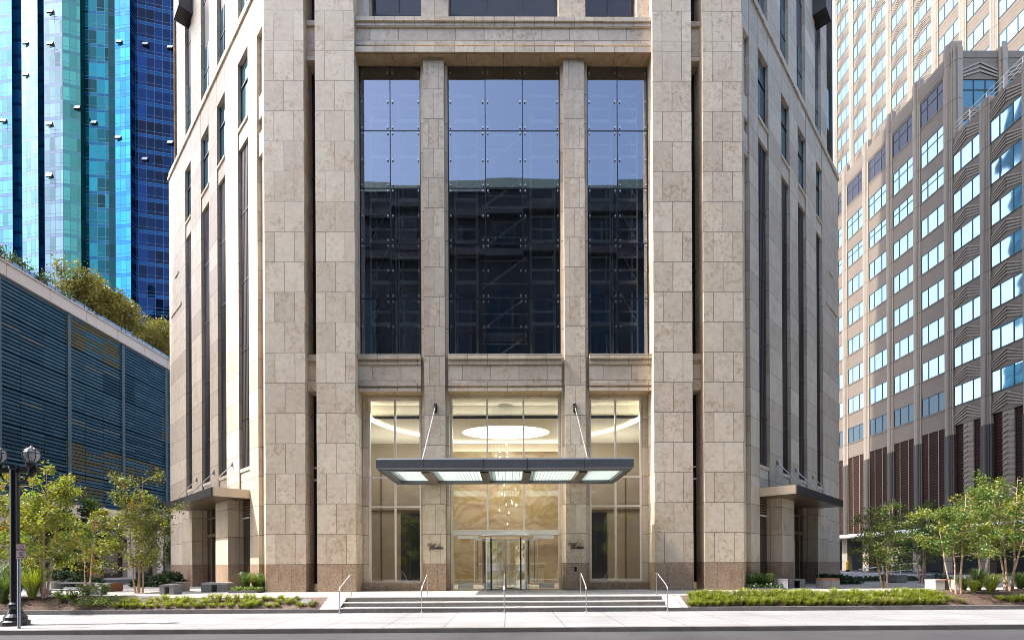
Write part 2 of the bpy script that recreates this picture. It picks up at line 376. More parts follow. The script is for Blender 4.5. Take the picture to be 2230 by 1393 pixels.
leafmat('leaf_roof', [(0.09, 0.095, 0.015), (0.16, 0.15, 0.025), (0.21, 0.19, 0.03), (0.12, 0.115, 0.02)], 0.35)
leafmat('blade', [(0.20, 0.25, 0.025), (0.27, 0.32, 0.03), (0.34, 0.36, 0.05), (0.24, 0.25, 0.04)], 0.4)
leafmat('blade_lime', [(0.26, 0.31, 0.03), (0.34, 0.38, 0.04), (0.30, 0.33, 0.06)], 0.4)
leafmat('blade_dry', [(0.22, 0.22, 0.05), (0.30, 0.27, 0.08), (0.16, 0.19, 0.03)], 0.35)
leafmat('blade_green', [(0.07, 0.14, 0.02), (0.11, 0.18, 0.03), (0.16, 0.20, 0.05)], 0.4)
glow('cove_light', (1.0, 0.83, 0.50), 1.3)
glow('oval_light', (1.0, 0.91, 0.70), 0.9)
glow('spot_light', (1.0, 0.92, 0.75), 4.0)
glow('pendant_light', (1.0, 0.84, 0.56), 1.6)
def canopy_glass():
    m, nt, p, o = new_mat('canopy_glass')
    uv = nt.nodes.new('ShaderNodeUVMap')
    sx = nd(nt, 'ShaderNodeSeparateXYZ', Vector=uv.outputs[0])
    f = math_(nt, 'FRACT', math_(nt, 'DIVIDE', sx.outputs[0], 0.13))
    k = math_(nt, 'LESS_THAN', f, 0.16)
    col = mixc(nt, k, (0.80, 0.88, 0.83), (0.30, 0.38, 0.36))
    t = nd(nt, 'ShaderNodeBsdfTranslucent', Color=col)
    d = nd(nt, 'ShaderNodeBsdfDiffuse', Color=col)
    mx = nd(nt, 'ShaderNodeMixShader', Fac=0.6); nt.links.new(d.outputs[0], mx.inputs[1]); nt.links.new(t.outputs[0], mx.inputs[2])
    nt.links.new(mx.outputs[0], o.inputs[0])
canopy_glass()
def mural_mat():
    m, nt, p, o = new_mat('mural_paint')
    tc = nt.nodes.new('ShaderNodeTexCoord')
    mp = nd(nt, 'ShaderNodeMapping', Vector=tc.outputs['Object']); mp.inputs['Scale'].default_value = (0.5, 0.5, 0.8)
    nz = nd(nt, 'ShaderNodeTexNoise', Vector=mp.outputs[0], Scale=0.9, Detail=5.0, Distortion=1.4)
    c = ramp(nt, nz.outputs[0], [(0.25, (0.20, 0.12, 0.08)), (0.40, (0.42, 0.30, 0.18)), (0.5, (0.52, 0.41, 0.27)), (0.58, (0.36, 0.26, 0.09)), (0.68, (0.54, 0.43, 0.30)), (0.8, (0.24, 0.15, 0.10))])
    vo = nd(nt, 'ShaderNodeTexVoronoi', {'feature': 'DISTANCE_TO_EDGE'}, Vector=mp.outputs[0], Scale=1.1)
    e = ramp(nt, vo.outputs[0], [(0.0, 0.5), (0.04, 0.0)])
    c = mixc(nt, e, c, (0.30, 0.17, 0.12))
    nt.links.new(c, p.inputs['Base Color'])
    p.inputs['Roughness'].default_value = 0.6
mural_mat()
# ------------------------------------------------------------------ mesh builder
def F_world(p): return p
_rs = random.Random(5)
class MB:
    def __init__(s, F=None, flip=False, org=(0, 0, 0)):
        s.F = F or F_world; s.flip = flip; s.org = Vector(org)
        s.v = []; s.f = []; s.m = []; s.uv = []; s.sm = []; s.names = []
    def mi(s, mat):
        if mat not in s.names: s.names.append(mat)
        return s.names.index(mat)
    def poly(s, pts, mat, nb=None, vmap=None, uvs=None, smooth=False, raw=False):
        w = [Vector(p) if raw else Vector(s.F(p)) for p in pts]
        if s.flip and not raw: w.reverse()
        n = (w[1] - w[0]).cross(w[2] - w[1])
        if n.length < 1e-12 and len(w) > 3: n = (w[2] - w[0]).cross(w[3] - w[2])
        if n.length > 0: n.normalize()
        if uvs is None:
            if abs(n.z) < 0.7:
                h = Vector((-n.y, n.x, 0)); h.normalize()
                us = [p.dot(h) for p in w]; u0 = min(us); wd = max(us) - u0
                k = 1.0; off = 0.0
                if nb is not None:
                    k = nb * 0.8 / max(wd, 1e-6); off = 1.6 * _rs.randrange(0, 40)
                vm = vmap or (lambda z: z - 1.1)
                uvs = [((u - u0) * k + off, vm(p.z)) for u, p in zip(us, w)]
            else:
                uvs = [(p.x, p.y) for p in w]
        b = len(s.v)
        s.v += [p - s.org for p in w]
        s.f.append(tuple(range(b, b + len(w)))); s.m.append(s.mi(mat)); s.uv.append(uvs); s.sm.append(smooth)
    def box(s, u0, u1, o0, o1, z0, z1, mat, nb=None, skip='', vmap=None, top=None, bot=None):
        """u along the wall, o outwards, z up"""
        a = lambda u, o, z: (u, o, z)
        if 'f' not in skip: s.poly([a(u0, o1, z0), a(u1, o1, z0), a(u1, o1, z1), a(u0, o1, z1)], mat, nb, vmap)
        if 'b' not in skip: s.poly([a(u1, o0, z0), a(u0, o0, z0), a(u0, o0, z1), a(u1, o0, z1)], mat, nb, vmap)
        if 'l' not in skip: s.poly([a(u0, o0, z0), a(u0, o1, z0), a(u0, o1, z1), a(u0, o0, z1)], mat, 1 if nb else None, vmap)
        if 'r' not in skip: s.poly([a(u1, o1, z0), a(u1, o0, z0), a(u1, o0, z1), a(u1, o1, z1)], mat, 1 if nb else None, vmap)
        if 't' not in skip: s.poly([a(u0, o1, z1), a(u1, o1, z1), a(u1, o0, z1), a(u0, o0, z1)], top or mat)
        if 'd' not in skip: s.poly([a(u0, o0, z0), a(u1, o0, z0), a(u1, o1, z0), a(u0, o1, z0)], bot or mat)
    def tube(s, pts, r, mat, seg=8, r2=None, cap=True, raw=False):
        P = [Vector(p) if raw else Vector(s.F(p)) for p in pts]
        n = len(P); rings = []
        r2 = r if r2 is None else r2
        up = None
        for i, p in enumerate(P):
            t = (P[min(i + 1, n - 1)] - P[max(i - 1, 0)]).normalized()
            if up is None:
                up = Vector((0, 0, 1)) if abs(t.z) < 0.9 else Vector((1, 0, 0))
            x = t.cross(up).normalized(); up2 = x.cross(t).normalized(); up = up2
            rr = r + (r2 - r) * i / max(1, n - 1)
            rings.append([p + rr * (math.cos(2 * math.pi * k / seg) * x + math.sin(2 * math.pi * k / seg) * up2) for k in range(seg)])
        for i in range(n - 1):
            for k in range(seg):
                k2 = (k + 1) % seg
                s.poly([rings[i][k], rings[i + 1][k], rings[i + 1][k2], rings[i][k2]], mat, uvs=[(0, 0)] * 4, smooth=True, raw=True)
        if cap:
            s.poly(list(rings[0]), mat, uvs=[(0, 0)] * seg, raw=True)
            s.poly(list(reversed(rings[-1])), mat, uvs=[(0, 0)] * seg, raw=True)
    def lathe(s, cx, cy, prof, mat, seg=20):
        rings = [[Vector((cx + r * math.cos(2 * math.pi * k / seg), cy + r * math.sin(2 * math.pi * k / seg), z)) for k in range(seg)] for r, z in prof]
        for i in range(len(prof) - 1):
            for k in range(seg):
                k2 = (k + 1) % seg
                s.poly([rings[i][k], rings[i][k2], rings[i + 1][k2], rings[i + 1][k]], mat, uvs=[(0, 0)] * 4, smooth=True, raw=True)
    def build(s, name, parent=None):
        me = bpy.data.meshes.new(name)
        vs_ = s.v
        me.from_pydata(vs_, [], s.f)
        for n in s.names: me.materials.append(MATS[n])
        me.polygons.foreach_set('material_index', s.m)
        me.polygons.foreach_set('use_smooth', s.sm)
        ul = me.uv_layers.new(name='UVMap')
        flat = [c for face in s.uv for uv in face for c in uv]
        ul.data.foreach_set('uv', flat)
        me.update()
        o = bpy.data.objects.new(name, me)
        COL.objects.link(o)
        if parent is not None: o.parent = parent
        return o
def thing(name, label, cat, loc=(0, 0, 0), rz=0.0, group=None):
    o = bpy.data.objects.new(name, None)
    COL.objects.link(o)
    o.empty_display_size = 0.3
    o.location = loc; o.rotation_euler = (0, 0, rz)
    tag(o, label, cat, group)
    return o
def tag(o, label, cat, group=None):
    o['label'] = label; o['category'] = cat
    if group: o['group'] = group
    return o
def struct(o):
    o['kind'] = 'structure'
    return o
def dup(root, loc, rz=0.0, label=None, group=None, scale=None):
    r = root.copy(); COL.objects.link(r); r.location = loc; r.rotation_euler = (0, 0, rz)
    if scale: r.scale = (scale,) * 3
    if label: r['label'] = label
    if group: r['group'] = group
    for ch in list(root.children):
        c = ch.copy(); COL.objects.link(c); c.parent = r
        for g in ch.children:
            e = g.copy(); COL.objects.link(e); e.parent = c
    return r
# ------------------------------------------------------------------ ground, road, pavement, plaza, steps
D0 = 20.5                       # depth of the tower's front stone face
def flat(name, x0, x1, y0, y1, z, mat):
    mb = MB()
    mb.poly([(x0, y0, z), (x1, y0, z), (x1, y1, z), (x0, y1, z)], mat)
    return struct(mb.build(name))
flat('ground', -900, 900, -900, 900, -0.62, 'far_ground')
flat('road', -160, 160, -3.0, 12.4, -0.56, 'asphalt')
mb = MB()
mb.box(-160, 160, 12.4, 12.58, -0.62, -0.45, 'kerb_stone')
struct(mb.build('kerb'))
mb = MB()
mb.box(-160, 160, 12.584, 16.46, -0.62, -0.454, 'walk_concrete')
struct(mb.build('sidewalk'))
mb = MB()
mb.box(-160, 160, -8.0, -3.0, -0.62, -0.42, 'sidewalk_concrete')
struct(mb.build('far_sidewalk'))
mb = MB()
mb.box(-80, 80, 17.22, 130, -0.62, 0.0, 'granite_paving')
struct(mb.build('plaza'))
mb = MB()
mb.poly([(-30.0, 30.5, 0.006), (-21.8, 28.5, 0.006), (-21.8, 70, 0.006), (-30.0, 70, 0.006)], 'asphalt')
struct(mb.build('driveway'))
mb = MB()
mb.poly([(36.5, 30, 0.008), (60, 30, 0.008), (60, 120, 0.008), (36.5, 120, 0.008)], 'asphalt')
struct(mb.build('service_road'))
# steps, three risers, between the two sloping cheek slabs
mb = MB()
for i, (y0, z0, z1) in enumerate(((16.42, -0.455, -0.30), (16.77, -0.30, -0.15), (17.12, -0.15, 0.004))):
    for k, (xa, xb) in enumerate(((-5.3, -3.6), (-3.6, -0.9), (-0.9, 1.4), (1.4, 3.5), (3.5, 5.2))):
        sh = (0.0, 0.45, -0.35)[i]
        a = xa + (sh if k else 0); b = xb + (sh if k < 4 else 0)
        mb.box(a, b, y0, y0 + 0.4, z0, z1 - 0.03, 'step_granite', skip='f')
    mb.box(-5.3, 5.2, y0 - 0.015, y0 + 0.4, z1 - 0.03, z1, 'tread')
struct(mb.build('steps'))
mb = MB()
for xa, xb in ((-5.92, -5.3), (5.2, 5.84)):
    p = [(xa, 16.40, -0.33), (xb, 16.40, -0.33), (xb, 17.3, 0.02), (xa, 17.3, 0.02)]
    q = [(x, y, -0.6) for x, y, z in p]
    mb.poly(p, 'tread')
    mb.poly([q[0], q[1], p[1], p[0]], 'kerb_stone')
    mb.poly([q[1], q[2], p[2], p[1]], 'kerb_stone'); mb.poly([q[3], q[0], p[0], p[3]], 'kerb_stone')
struct(mb.build('step_cheeks'))
# planting beds: kerb stones and sloping soil
mb = MB()
for xa, xb in ((-40.0, -5.92), (5.84, 46.0)):
    x = xa
    while x < xb - 0.01:
        e = min(x + 1.25, xb)
        mb.box(x, e - 0.008, 16.40, 16.56, -0.6, -0.325, 'kerb_stone')
        x = e
struct(mb.build('bed_kerb'))
rb = random.Random(11)
def soil(name, xa, xb, y0, y1, z0, z1, mat, nx, ny, rough):
    mb = MB(); P = {}
    for i in range(nx + 1):
        for j in range(ny + 1):
            f = j / ny
            hump = rough * rb.uniform(0, 1) if 0 < j < ny else 0
            P[i, j] = (xa + (xb - xa) * i / nx, y0 + (y1 - y0) * f, z0 + (z1 - z0) * (f if f < 1 else 1) + hump)
    for i in range(nx):
        for j in range(ny):
            mb.poly([P[i, j], P[i + 1, j], P[i + 1, j + 1], P[i, j + 1]], mat, smooth=True)
    return struct(mb.build(name))
soil('planting_bed', -13.0, -5.92, 16.56, 17.225, -0.36, -0.02, 'gravel', 60, 6, 0.03)
soil('mulch_bed', -40.0, -13.0, 16.56, 17.23, -0.36, 0.012, 'mulch', 110, 6, 0.04)
soil('mulch_bed', -40.0, -13.0, 17.23, 18.3, 0.012, 0.012, 'mulch', 110, 6, 0.05)
soil('planting_bed', 5.84, 14.2, 16.56, 17.225, -0.36, -0.02, 'gravel', 60, 6, 0.03)
soil('mulch_bed', 14.2, 46.0, 16.56, 17.23, -0.36, 0.012, 'mulch', 110, 6, 0.04)
soil('mulch_bed', 14.9, 46.0, 17.23, 19.2, 0.012, 0.012, 'mulch', 110, 8, 0.06)
# ------------------------------------------------------------------ the stone tower
HT = 92.0
tower = thing('office_tower', 'beige travertine tower with canted corners, tall entrance bays and a metal canopy over the steps', 'building', (0, D0, 0))
TORG = (0, D0, 0)
def Ff(p): return (p[0], D0 - p[1], p[2])
S2 = math.sqrt(0.5)
XC = 9.53
def FL(p): t, o, z = p; return (-XC - S2 * t - S2 * o, D0 + S2 * t - S2 * o, z)
def FR(p): t, o, z = p; return (XC + S2 * t + S2 * o, D0 + S2 * t - S2 * o, z)
def front(): return MB(Ff, False, TORG)
def v_thin(z): return (z - 21.5) * 3.0
def v_up(z): return z - 21.9
def stone_col(mb, u0, u1, o0, o1, z0, z1, nb, mat='travertine', skip='', plinth=True):
    """a stone shaft in its courses: granite plinth, 1.2 m courses, the thin course, courses above"""
    cuts = [(0.0, 1.1, 'granite', None, 3), (1.1, 21.5, mat, None, nb), (21.5, 21.9, mat, v_thin, nb), (21.9, 200.0, mat, v_up, nb)]
    for a, b, m, vm, n in cuts:
        lo, hi = max(a, z0), min(b, z1)
        if hi - lo < 1e-4: continue
        sk = skip
        if lo > z0 + 1e-4: sk += 'd'
        if hi < z1 - 1e-4: sk += 't'
        if m == 'granite':
            mb.box(u0, u1, o0, o1, lo, hi, m, None, sk, vm)
        else:
            mb.box(u0, u1, o0, o1, lo, hi, m, n, sk, vm)
# front piers, the outer pair and the inner pair
for sx in (-1, 1):
    def su(a, b): return (a, b) if sx > 0 else (-b, -a)
    mb = front(); u = su(7.95, XC); stone_col(mb, u[0], u[1], -1.0, 0.0, 0.0, 60.0, 2); mb.build('pier', tower)
    mb = front(); u = su(5.95, 7.50); stone_col(mb, u[0], u[1], -1.0, 0.0, 0.0, 60.0, 2); mb.build('pier', tower)
    # slot between the two piers
    mb = front(); u = su(7.503, 7.947)
    mb.box(u[0], u[1], -0.97, -0.90, 0.3, 21.4, 'slot_glass', skip='b')
    mb.box(u[0], u[1], -0.97, -0.90, 23.0, 60.0, 'slot_glass', skip='b')
    s = mb.build('slot_window', tower)
    for z in (4.55, 5.05, 13.2, 17.0):
        mb = front(); mb.box(u[0], u[1], -0.895, -0.84, z, z + 0.07, 'mullion' if z < 6 else 'dark_metal'); mb.build('glazing_bar', s)
    mb = front()
    mb.box(u[0], u[1], -0.97, -0.35, 21.9, 22.8, 'travertine_band')
    mb.box(u[0], u[1], -0.97, -0.28, 22.8, 23.0, 'travertine_band')
    mb.box(u[0], u[1], -0.97, -0.28, 21.4, 21.62, 'travertine_band'); mb.box(u[0], u[1], -0.97, -0.36, 21.62, 21.9, 'travertine_band')
    mb.build('spandrel', tower)
    mb = front()
    mb.box(u[0], u[1], -0.895, -0.35, 8.45, 9.3, 'travertine_band')
    mb.box(u[0], u[1], -0.895, -0.28, 9.3, 9.55, 'travertine_band'); mb.box(u[0], u[1], -0.895, -0.28, 8.08, 8.45, 'travertine_band')
    mb.build('spandrel', tower)
    # slender columns beside the middle bay
    mb = front(); u = su(2.43, 3.27); stone_col(mb, u[0], u[1], -0.62, -0.35, 0.0, 21.55, 2)
    u2 = su(2.31, 2.43); stone_col(mb, u2[0], u2[1], -1.10, -0.58, 0.0, 21.55, None, 'travertine_course')
    u2 = su(3.27, 3.42); stone_col(mb, u2[0], u2[1], -1.10, -0.58, 0.0, 21.55, None, 'travertine_course')
    mb.build('column', tower)
# lower spandrels (over the lobby) with their mouldings
BAYS = [(-5.95, -3.42), (-2.31, 2.31), (3.42, 5.95)]
for a, b in BAYS:
    mb = front()
    a2, b2 = a + 0.003, b - 0.003
    mb.box(a2, b2, -1.2, -0.42, 8.42, 9.18, 'travertine_band')
    mb.box(a2, b2, -1.2, -0.36, 9.18, 9.30, 'travertine_course'); mb.box(a2, b2, -1.2, -0.39, 9.30, 9.38, 'travertine_course')
    mb.box(a2, b2, -0.9, -0.28, 9.38, 9.56, 'travertine_course')
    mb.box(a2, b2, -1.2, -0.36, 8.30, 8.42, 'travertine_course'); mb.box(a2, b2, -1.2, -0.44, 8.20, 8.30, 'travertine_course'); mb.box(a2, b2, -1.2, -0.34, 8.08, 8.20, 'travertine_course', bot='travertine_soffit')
    mb.build('spandrel', tower)
# great lintel above the tall bays
mb = front()
a2, b2 = -5.947, 5.947
mb.box(a2, b2, -1.2, -0.26, 22.02, 22.68, 'travertine_band')
mb.box(a2, b2, -1.2, -0.20, 22.68, 22.86, 'travertine_course'); mb.box(a2, b2, -1.2, -0.14, 22.86, 23.02, 'travertine_course')
mb.box(a2, b2, -1.2, -0.18, 21.92, 22.02, 'travertine_course'); mb.box(a2, b2, -1.2, -0.26, 21.80, 21.92, 'travertine_course')
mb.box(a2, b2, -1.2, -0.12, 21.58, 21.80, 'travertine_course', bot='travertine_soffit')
mb.build('lintel', tower)
# storey above the lintel: piers and dark windows in deep reveals
mb = front()
for a, b in ((-5.947, -5.45), (-3.35, -2.25), (2.25, 3.35), (5.45, 5.947)):
    stone_col(mb, a, b, -1.2, -0.45, 23.02, 60.0, 2)
mb.build('upper_pier', tower)
for a, b, n in ((-5.45, -3.35, 2), (-2.25, 2.25, 3), (3.35, 5.45, 2)):
    mb = front(); mb.box(a + .002, b - .002, -1.2, -1.02, 23.02, 60.0, 'dark_glass', skip='b')
    w = mb.build('upper_window', tower)
    mb = front()
    for k in range(n + 1):
        x = a + (b - a) * k / n
        mb.box(max(a + .004, x - 0.05), min(b - .004, x + 0.05), -1.018, -0.94, 23.03, 60.0, 'dark_metal')
    mb.box(a + .004, b - .004, -1.016, -0.95, 23.9, 24.0, 'dark_metal')
    mb.build('window_frame', w)
# tall glass walls of the hall
FIX = []
GZ0, GZ1, GO = 9.565, 21.575, -0.72
rows = [9.565, 11.85, 14.18, 16.55, 18.95, 21.05, 21.575]
for a, b, n in ((-5.94, -3.425, 2), (-2.305, 2.305, 3), (3.425, 5.94, 2)):
    mb = front(); W_ = (b - a) / n
    k = 0
    zr = [GZ0, 12.0, 14.28, 16.55, 18.92, GZ1]
    for i in range(n):
        for j in range(5):
            q = [(a + W_ * i, GO, zr[j]), (a + W_ * (i + 1), GO, zr[j]), (a + W_ * (i + 1), GO, zr[j + 1]), (a + W_ * i, GO, zr[j + 1])]
            ci, cj = i + n * 7 + 20 * (a > 0), j
            mb.poly(q, 'hall_glass', uvs=[(ci + .1, cj + .1), (ci + .9, cj + .1), (ci + .9, cj + .9), (ci + .1, cj + .9)])
    g = mb.build('glass_wall', tower)
    mb = front()
    for k in range(1, n): mb.box(a + W_ * k - 0.018, a + W_ * k + 0.018, GO - 0.03, GO + 0.012, GZ0 + .002, GZ1 - .002, 'black_paint')
    for z in (12.0, 14.28, 16.55, 18.92): mb.box(a + .003, b - .003, GO - 0.028, GO + 0.008, z - 0.022, z + 0.022, 'black_paint')
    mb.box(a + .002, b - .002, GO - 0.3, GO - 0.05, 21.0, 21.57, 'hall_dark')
    for sx_ in (a + 0.02, b - 0.02): mb.box(sx_ - 0.02, sx_ + 0.02, GO - 0.25, GO + 0.006, GZ0 + .004, GZ1 - .004, 'black_paint')
    mb.build('glass_joint', g)
    zs = [9.68]
    for z in (12.0, 14.28, 16.55, 18.92): zs += [z - 0.12, z + 0.12]
    zs += [10.85, 13.15, 15.4, 17.7, 20.1, 21.28]
    for k in range(n + 1):
        for dx in ((0.10,) if k == 0 else (-0.10,) if k == n else (-0.10, 0.10)):
            for z in zs:
                x = a + W_ * k + dx
                FIX.append((g, n, x, z))
# steel point fixings: the middle bay's one by one, the side bays' as one mesh each
mb = front(); mb.box(-0.028, 0.028, GO + 0.004, GO + 0.05, -0.028, 0.028, 'steel'); fx = mb.build('glass_fixing', None)
fx_me = fx.data; bpy.data.objects.remove(fx)
side = {}
for g, n, x, z in FIX:
    if n == 3:
        o = bpy.data.objects.new('glass_fixing', fx_me); COL.objects.link(o); o.parent = g; o.location = (x, 0, z)
    else:
        if g.name not in side: side[g.name] = (g, front())
        side[g.name][1].box(x - 0.028, x + 0.028, GO + 0.004, GO + 0.05, z - 0.028, z + 0.028, 'steel')
for g, mb in side.values():
    o = mb.build('glass_fixings', g); o['kind'] = 'stuff'
# hall behind the glass: dark shell
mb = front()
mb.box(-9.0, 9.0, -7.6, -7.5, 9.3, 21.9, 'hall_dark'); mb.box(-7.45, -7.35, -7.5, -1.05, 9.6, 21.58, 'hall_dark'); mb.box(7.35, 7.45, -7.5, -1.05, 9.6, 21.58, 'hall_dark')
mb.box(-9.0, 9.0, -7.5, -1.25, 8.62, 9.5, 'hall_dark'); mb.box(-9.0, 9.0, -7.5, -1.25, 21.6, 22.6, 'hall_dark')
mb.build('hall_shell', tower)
# ------------------------------------------------------------------ lobby glazing
LO = -1.1
def frame_box(mb, a, b, z0, z1, w, o0, o1, mat):
    mb.box(a, a + w, o0, o1, z0, z1, mat); mb.box(b - w, b, o0, o1, z0, z1, mat)
    mb.box(a + w, b - w, o0, o1, z1 - w, z1, mat); mb.box(a + w, b - w, o0, o1, z0, z0 + w, mat)
for sx, (a, b) in ((-1, (-5.72, -3.52)), (1, (3.52, 5.72))):
    mb = front(); mb.poly([(a, LO, 0.3), (b, LO, 0.3), (b, LO, 8.0), (a, LO, 8.0)], 'lobby_glass')
    w = mb.build('lobby_window', tower)
    mb = front()
    frame_box(mb, a, b, 0.3, 8.0, 0.075, LO - 0.05, LO + 0.07, 'mullion')
    m = (a + b) / 2
    mb.box(m - 0.035, m + 0.035, LO - 0.05, LO + 0.06, 0.375, 7.925, 'mullion')
    for z in (3.45, 4.68): mb.box(a + .075, b - .075, LO - 0.05, LO + 0.05, z, z + 0.07, 'mullion')
    mb.build('window_frame', w)
    # stone surround and granite sill
    a0, b0 = (-5.947, -3.423) if sx < 0 else (3.423, 5.947)
    mb = front()
    mb.box(a0, a - .002, LO - 0.15, LO + 0.16, 0.3, 8.075, 'travertine_course'); mb.box(b + .002, b0, LO - 0.15, LO + 0.16, 0.3, 8.075, 'travertine_course')
    mb.box(a - .002, b + .002, LO - 0.15, LO + 0.16, 8.003, 8.075, 'travertine_course')
    mb.box(a0, b0, LO - 0.15, LO + 0.30, 0.0, 0.297, 'granite')
    mb.build('window_surround', tower)
# middle bay: upper lights, transom, swing doors and revolving door
A, B = -2.2, 2.2
mb = front(); mb.poly([(A, LO, 2.42), (B, LO, 2.42), (B, LO, 8.0), (A, LO, 8.0)], 'lobby_glass')
w = mb.build('entrance_glazing', tower)
mb = front()
frame_box(mb, A - 0.1, B + 0.1, 2.42, 8.07, 0.09, LO - 0.05, LO + 0.07, 'mullion')
for x in (-0.76, 0.76): mb.box(x - 0.035, x + 0.035, LO - 0.05, LO + 0.06, 2.51, 7.98, 'mullion')
mb.box(A - 0.01, B + 0.01, LO - 0.04, LO + 0.10, 2.30, 2.419, 'white_metal')
mb.box(A - 0.1, A - 0.01, LO - 0.05, LO + 0.07, 0.0, 2.419, 'mullion'); mb.box(B + 0.01, B + 0.1, LO - 0.05, LO + 0.07, 0.0, 2.419, 'mullion')
mb.build('window_frame', w)
for sx in (-1, 1):
    def su(a, b): return (a, b) if sx > 0 else (-b, -a)
    u = su(0.62, 2.19)
    mb = front(); mb.poly([(u[0], LO, 0.02), (u[1], LO, 0.02), (u[1], LO, 2.29), (u[0], LO, 2.29)], 'lobby_glass')
    d = mb.build('glass_door', tower)
    mb = front()
    h = su(1.15, 2.02); mb.box(h[0], h[1], LO + .004, LO + 0.09, 2.14, 2.27, 'white_metal')
    mb.build('door_rail', d); mb = front()
    h = su(1.38, 2.02); mb.box(h[0], h[1], LO + .006, LO + 0.07, 0.06, 0.27, 'white_metal')
    mb.build('door_rail', d); mb = front()
    h = su(1.0, 1.32); mb.box(h[0], h[1], LO + .004, LO + 0.06, 2.06, 2.137, 'white_metal')
    mb.build('door_rail', d)
    mb = front()
    x = sx * 1.32; mb.tube([(x, LO + 0.10, 0.3), (x, LO + 0.10, 2.05)], 0.022, 'white_metal', raw=False)
    x = sx * 1.20; mb.tube([(x, LO - 0.10, 0.3), (x, LO - 0.10, 2.05)], 0.015, 'white_metal')
    mb.build('door_handle', d)
    mb = front(); h = su(0.63, 0.88); mb.box(h[0], h[1], LO + .02, LO + 0.14, 0.03, 0.34, 'white_metal'); mb.build('kick_box', d)
rev = None
mb = front()
mb.lathe(0.0, D0 - LO, [(0.0, 2.29), (0.98, 2.29), (1.0, 2.27), (1.0, 2.25), (0.98, 2.24), (0.0, 2.24)], 'white_metal', 28)
rev = mb.build('revolving_door', tower)
rev.location = (0, 0, 0)
mb = front()
for ang in (38, 142, 218, 322):
    c, s_ = math.cos(R(ang)), math.sin(R(ang))
    def q(r, z): return (c * r, LO - s_ * r, z)
    mb.poly([q(0.03, 0.05), q(0.98, 0.05), q(0.98, 2.14), q(0.03, 2.14)], 'lobby_glass')
    mb.tube([q(0.99, 0.03), q(0.99, 2.15)], 0.02, 'steel', 6); mb.tube([q(0.03, 0.06), q(0.98, 0.06)], 0.028, 'steel', 6); mb.tube([q(0.03, 2.08), q(0.98, 2.08)], 0.03, 'white_metal', 6)
mb.tube([(0, LO, 0.02), (0, LO, 2.15)], 0.035, 'white_metal', 8)
mb.build('door_wing', rev)
for sx in (-1, 1):
    mb = front()
    for k in range(6):
        a0 = R(-28 + k * 9.3); a1 = R(-28 + (k + 1) * 9.3)
        p = [(sx * 1.0 * math.cos(t), LO + math.sin(t)) for t in (a0, a1)]
        mb.poly([(p[0][0], p[0][1], 0.03), (p[1][0], p[1][1], 0.03), (p[1][0], p[1][1], 2.15), (p[0][0], p[0][1], 2.15)], 'lobby_glass')
    mb.box(sx * 0.60 - 0.028, sx * 0.60 + 0.028, LO + 0.78, LO + 0.83, 0.02, 2.16, 'black_paint')
    mb.build('door_drum', rev)
# surround of the middle bay
mb = front()
mb.box(-2.308, -2.303, LO - 0.2, LO + 0.2, 0, 8.07, 'travertine_course'); mb.box(2.303, 2.308, LO - 0.2, LO + 0.2, 0, 8.07, 'travertine_course')
mb.build('window_surround', tower)
# intercom plate on the right column
mb = front(); mb.box(2.74, 2.90, -0.348, -0.33, 0.72, 0.98, 'steel'); p = mb.build('intercom', tower)
mb = front(); mb.box(2.765, 2.875, -0.329, -0.322, 0.75, 0.95, 'black_paint'); mb.build('intercom_panel', p)
# script lettering on both slender columns
def catmull(P, n=6):
    out = []
    P = [P[0]] + P + [P[-1]]
    for i in range(1, len(P) - 2):
        p0, p1, p2, p3 = P[i - 1:i + 3]
        for k in range(n):
            t = k / n
            out.append(tuple(0.5 * ((2 * b) + (-a + c) * t + (2 * a - 5 * b + 4 * c - d) * t * t + (-a + 3 * b - 3 * c + d) * t ** 3) for a, b, c, d in zip(p0, p1, p2, p3)))
    out.append(P[-1]); return out
STROKES = [
    ([(592, 742), (578, 700), (588, 640), (625, 628), (648, 652), (628, 705), (612, 722)], 0.010),
    ([(640, 720), (655, 668), (695, 634), (730, 645), (735, 690), (705, 735), (680, 745)], 0.010),
    ([(812, 634), (775, 690), (735, 770), (690, 840), (655, 856), (640, 830)], 0.014),
    ([(625, 795), (690, 768), (760, 748), (820, 735)], 0.009),
    ([(895, 622), (850, 690), (800, 770), (755, 850), (790, 830)], 0.015),
    ([(790, 830), (822, 778), (800, 835), (830, 838), (870, 780), (850, 836), (885, 832)], 0.010),
    ([(950, 782), (915, 778), (885, 815), (895, 842), (930, 822), (965, 775)], 0.010),
    ([(1058, 626), (1010, 700), (960, 790), (932, 842), (965, 830)], 0.012),
    ([(960, 835), (990, 805), (1008, 776), (1012, 815), (990, 845), (968, 836)], 0.010),
    ([(1040, 782), (1015, 800), (1012, 838), (1040, 840), (1060, 805), (1042, 780)], 0.010),
    ([(1060, 845), (1085, 778), (1080, 815), (1115, 770), (1130, 785), (1110, 835), (1135, 842), (1165, 790)], 0.010)]
for x0 in (-2.85, 2.86):
    mb = front()
    for P, r in STROKES:
        pts = [((px - 870) * 0.00108 + x0, -0.33, 1.80 - (py - 745) * 0.00108) for px, py in catmull(P)]
        mb.tube(pts, r, 'ink', 6)
    mb.build('lettering', tower)
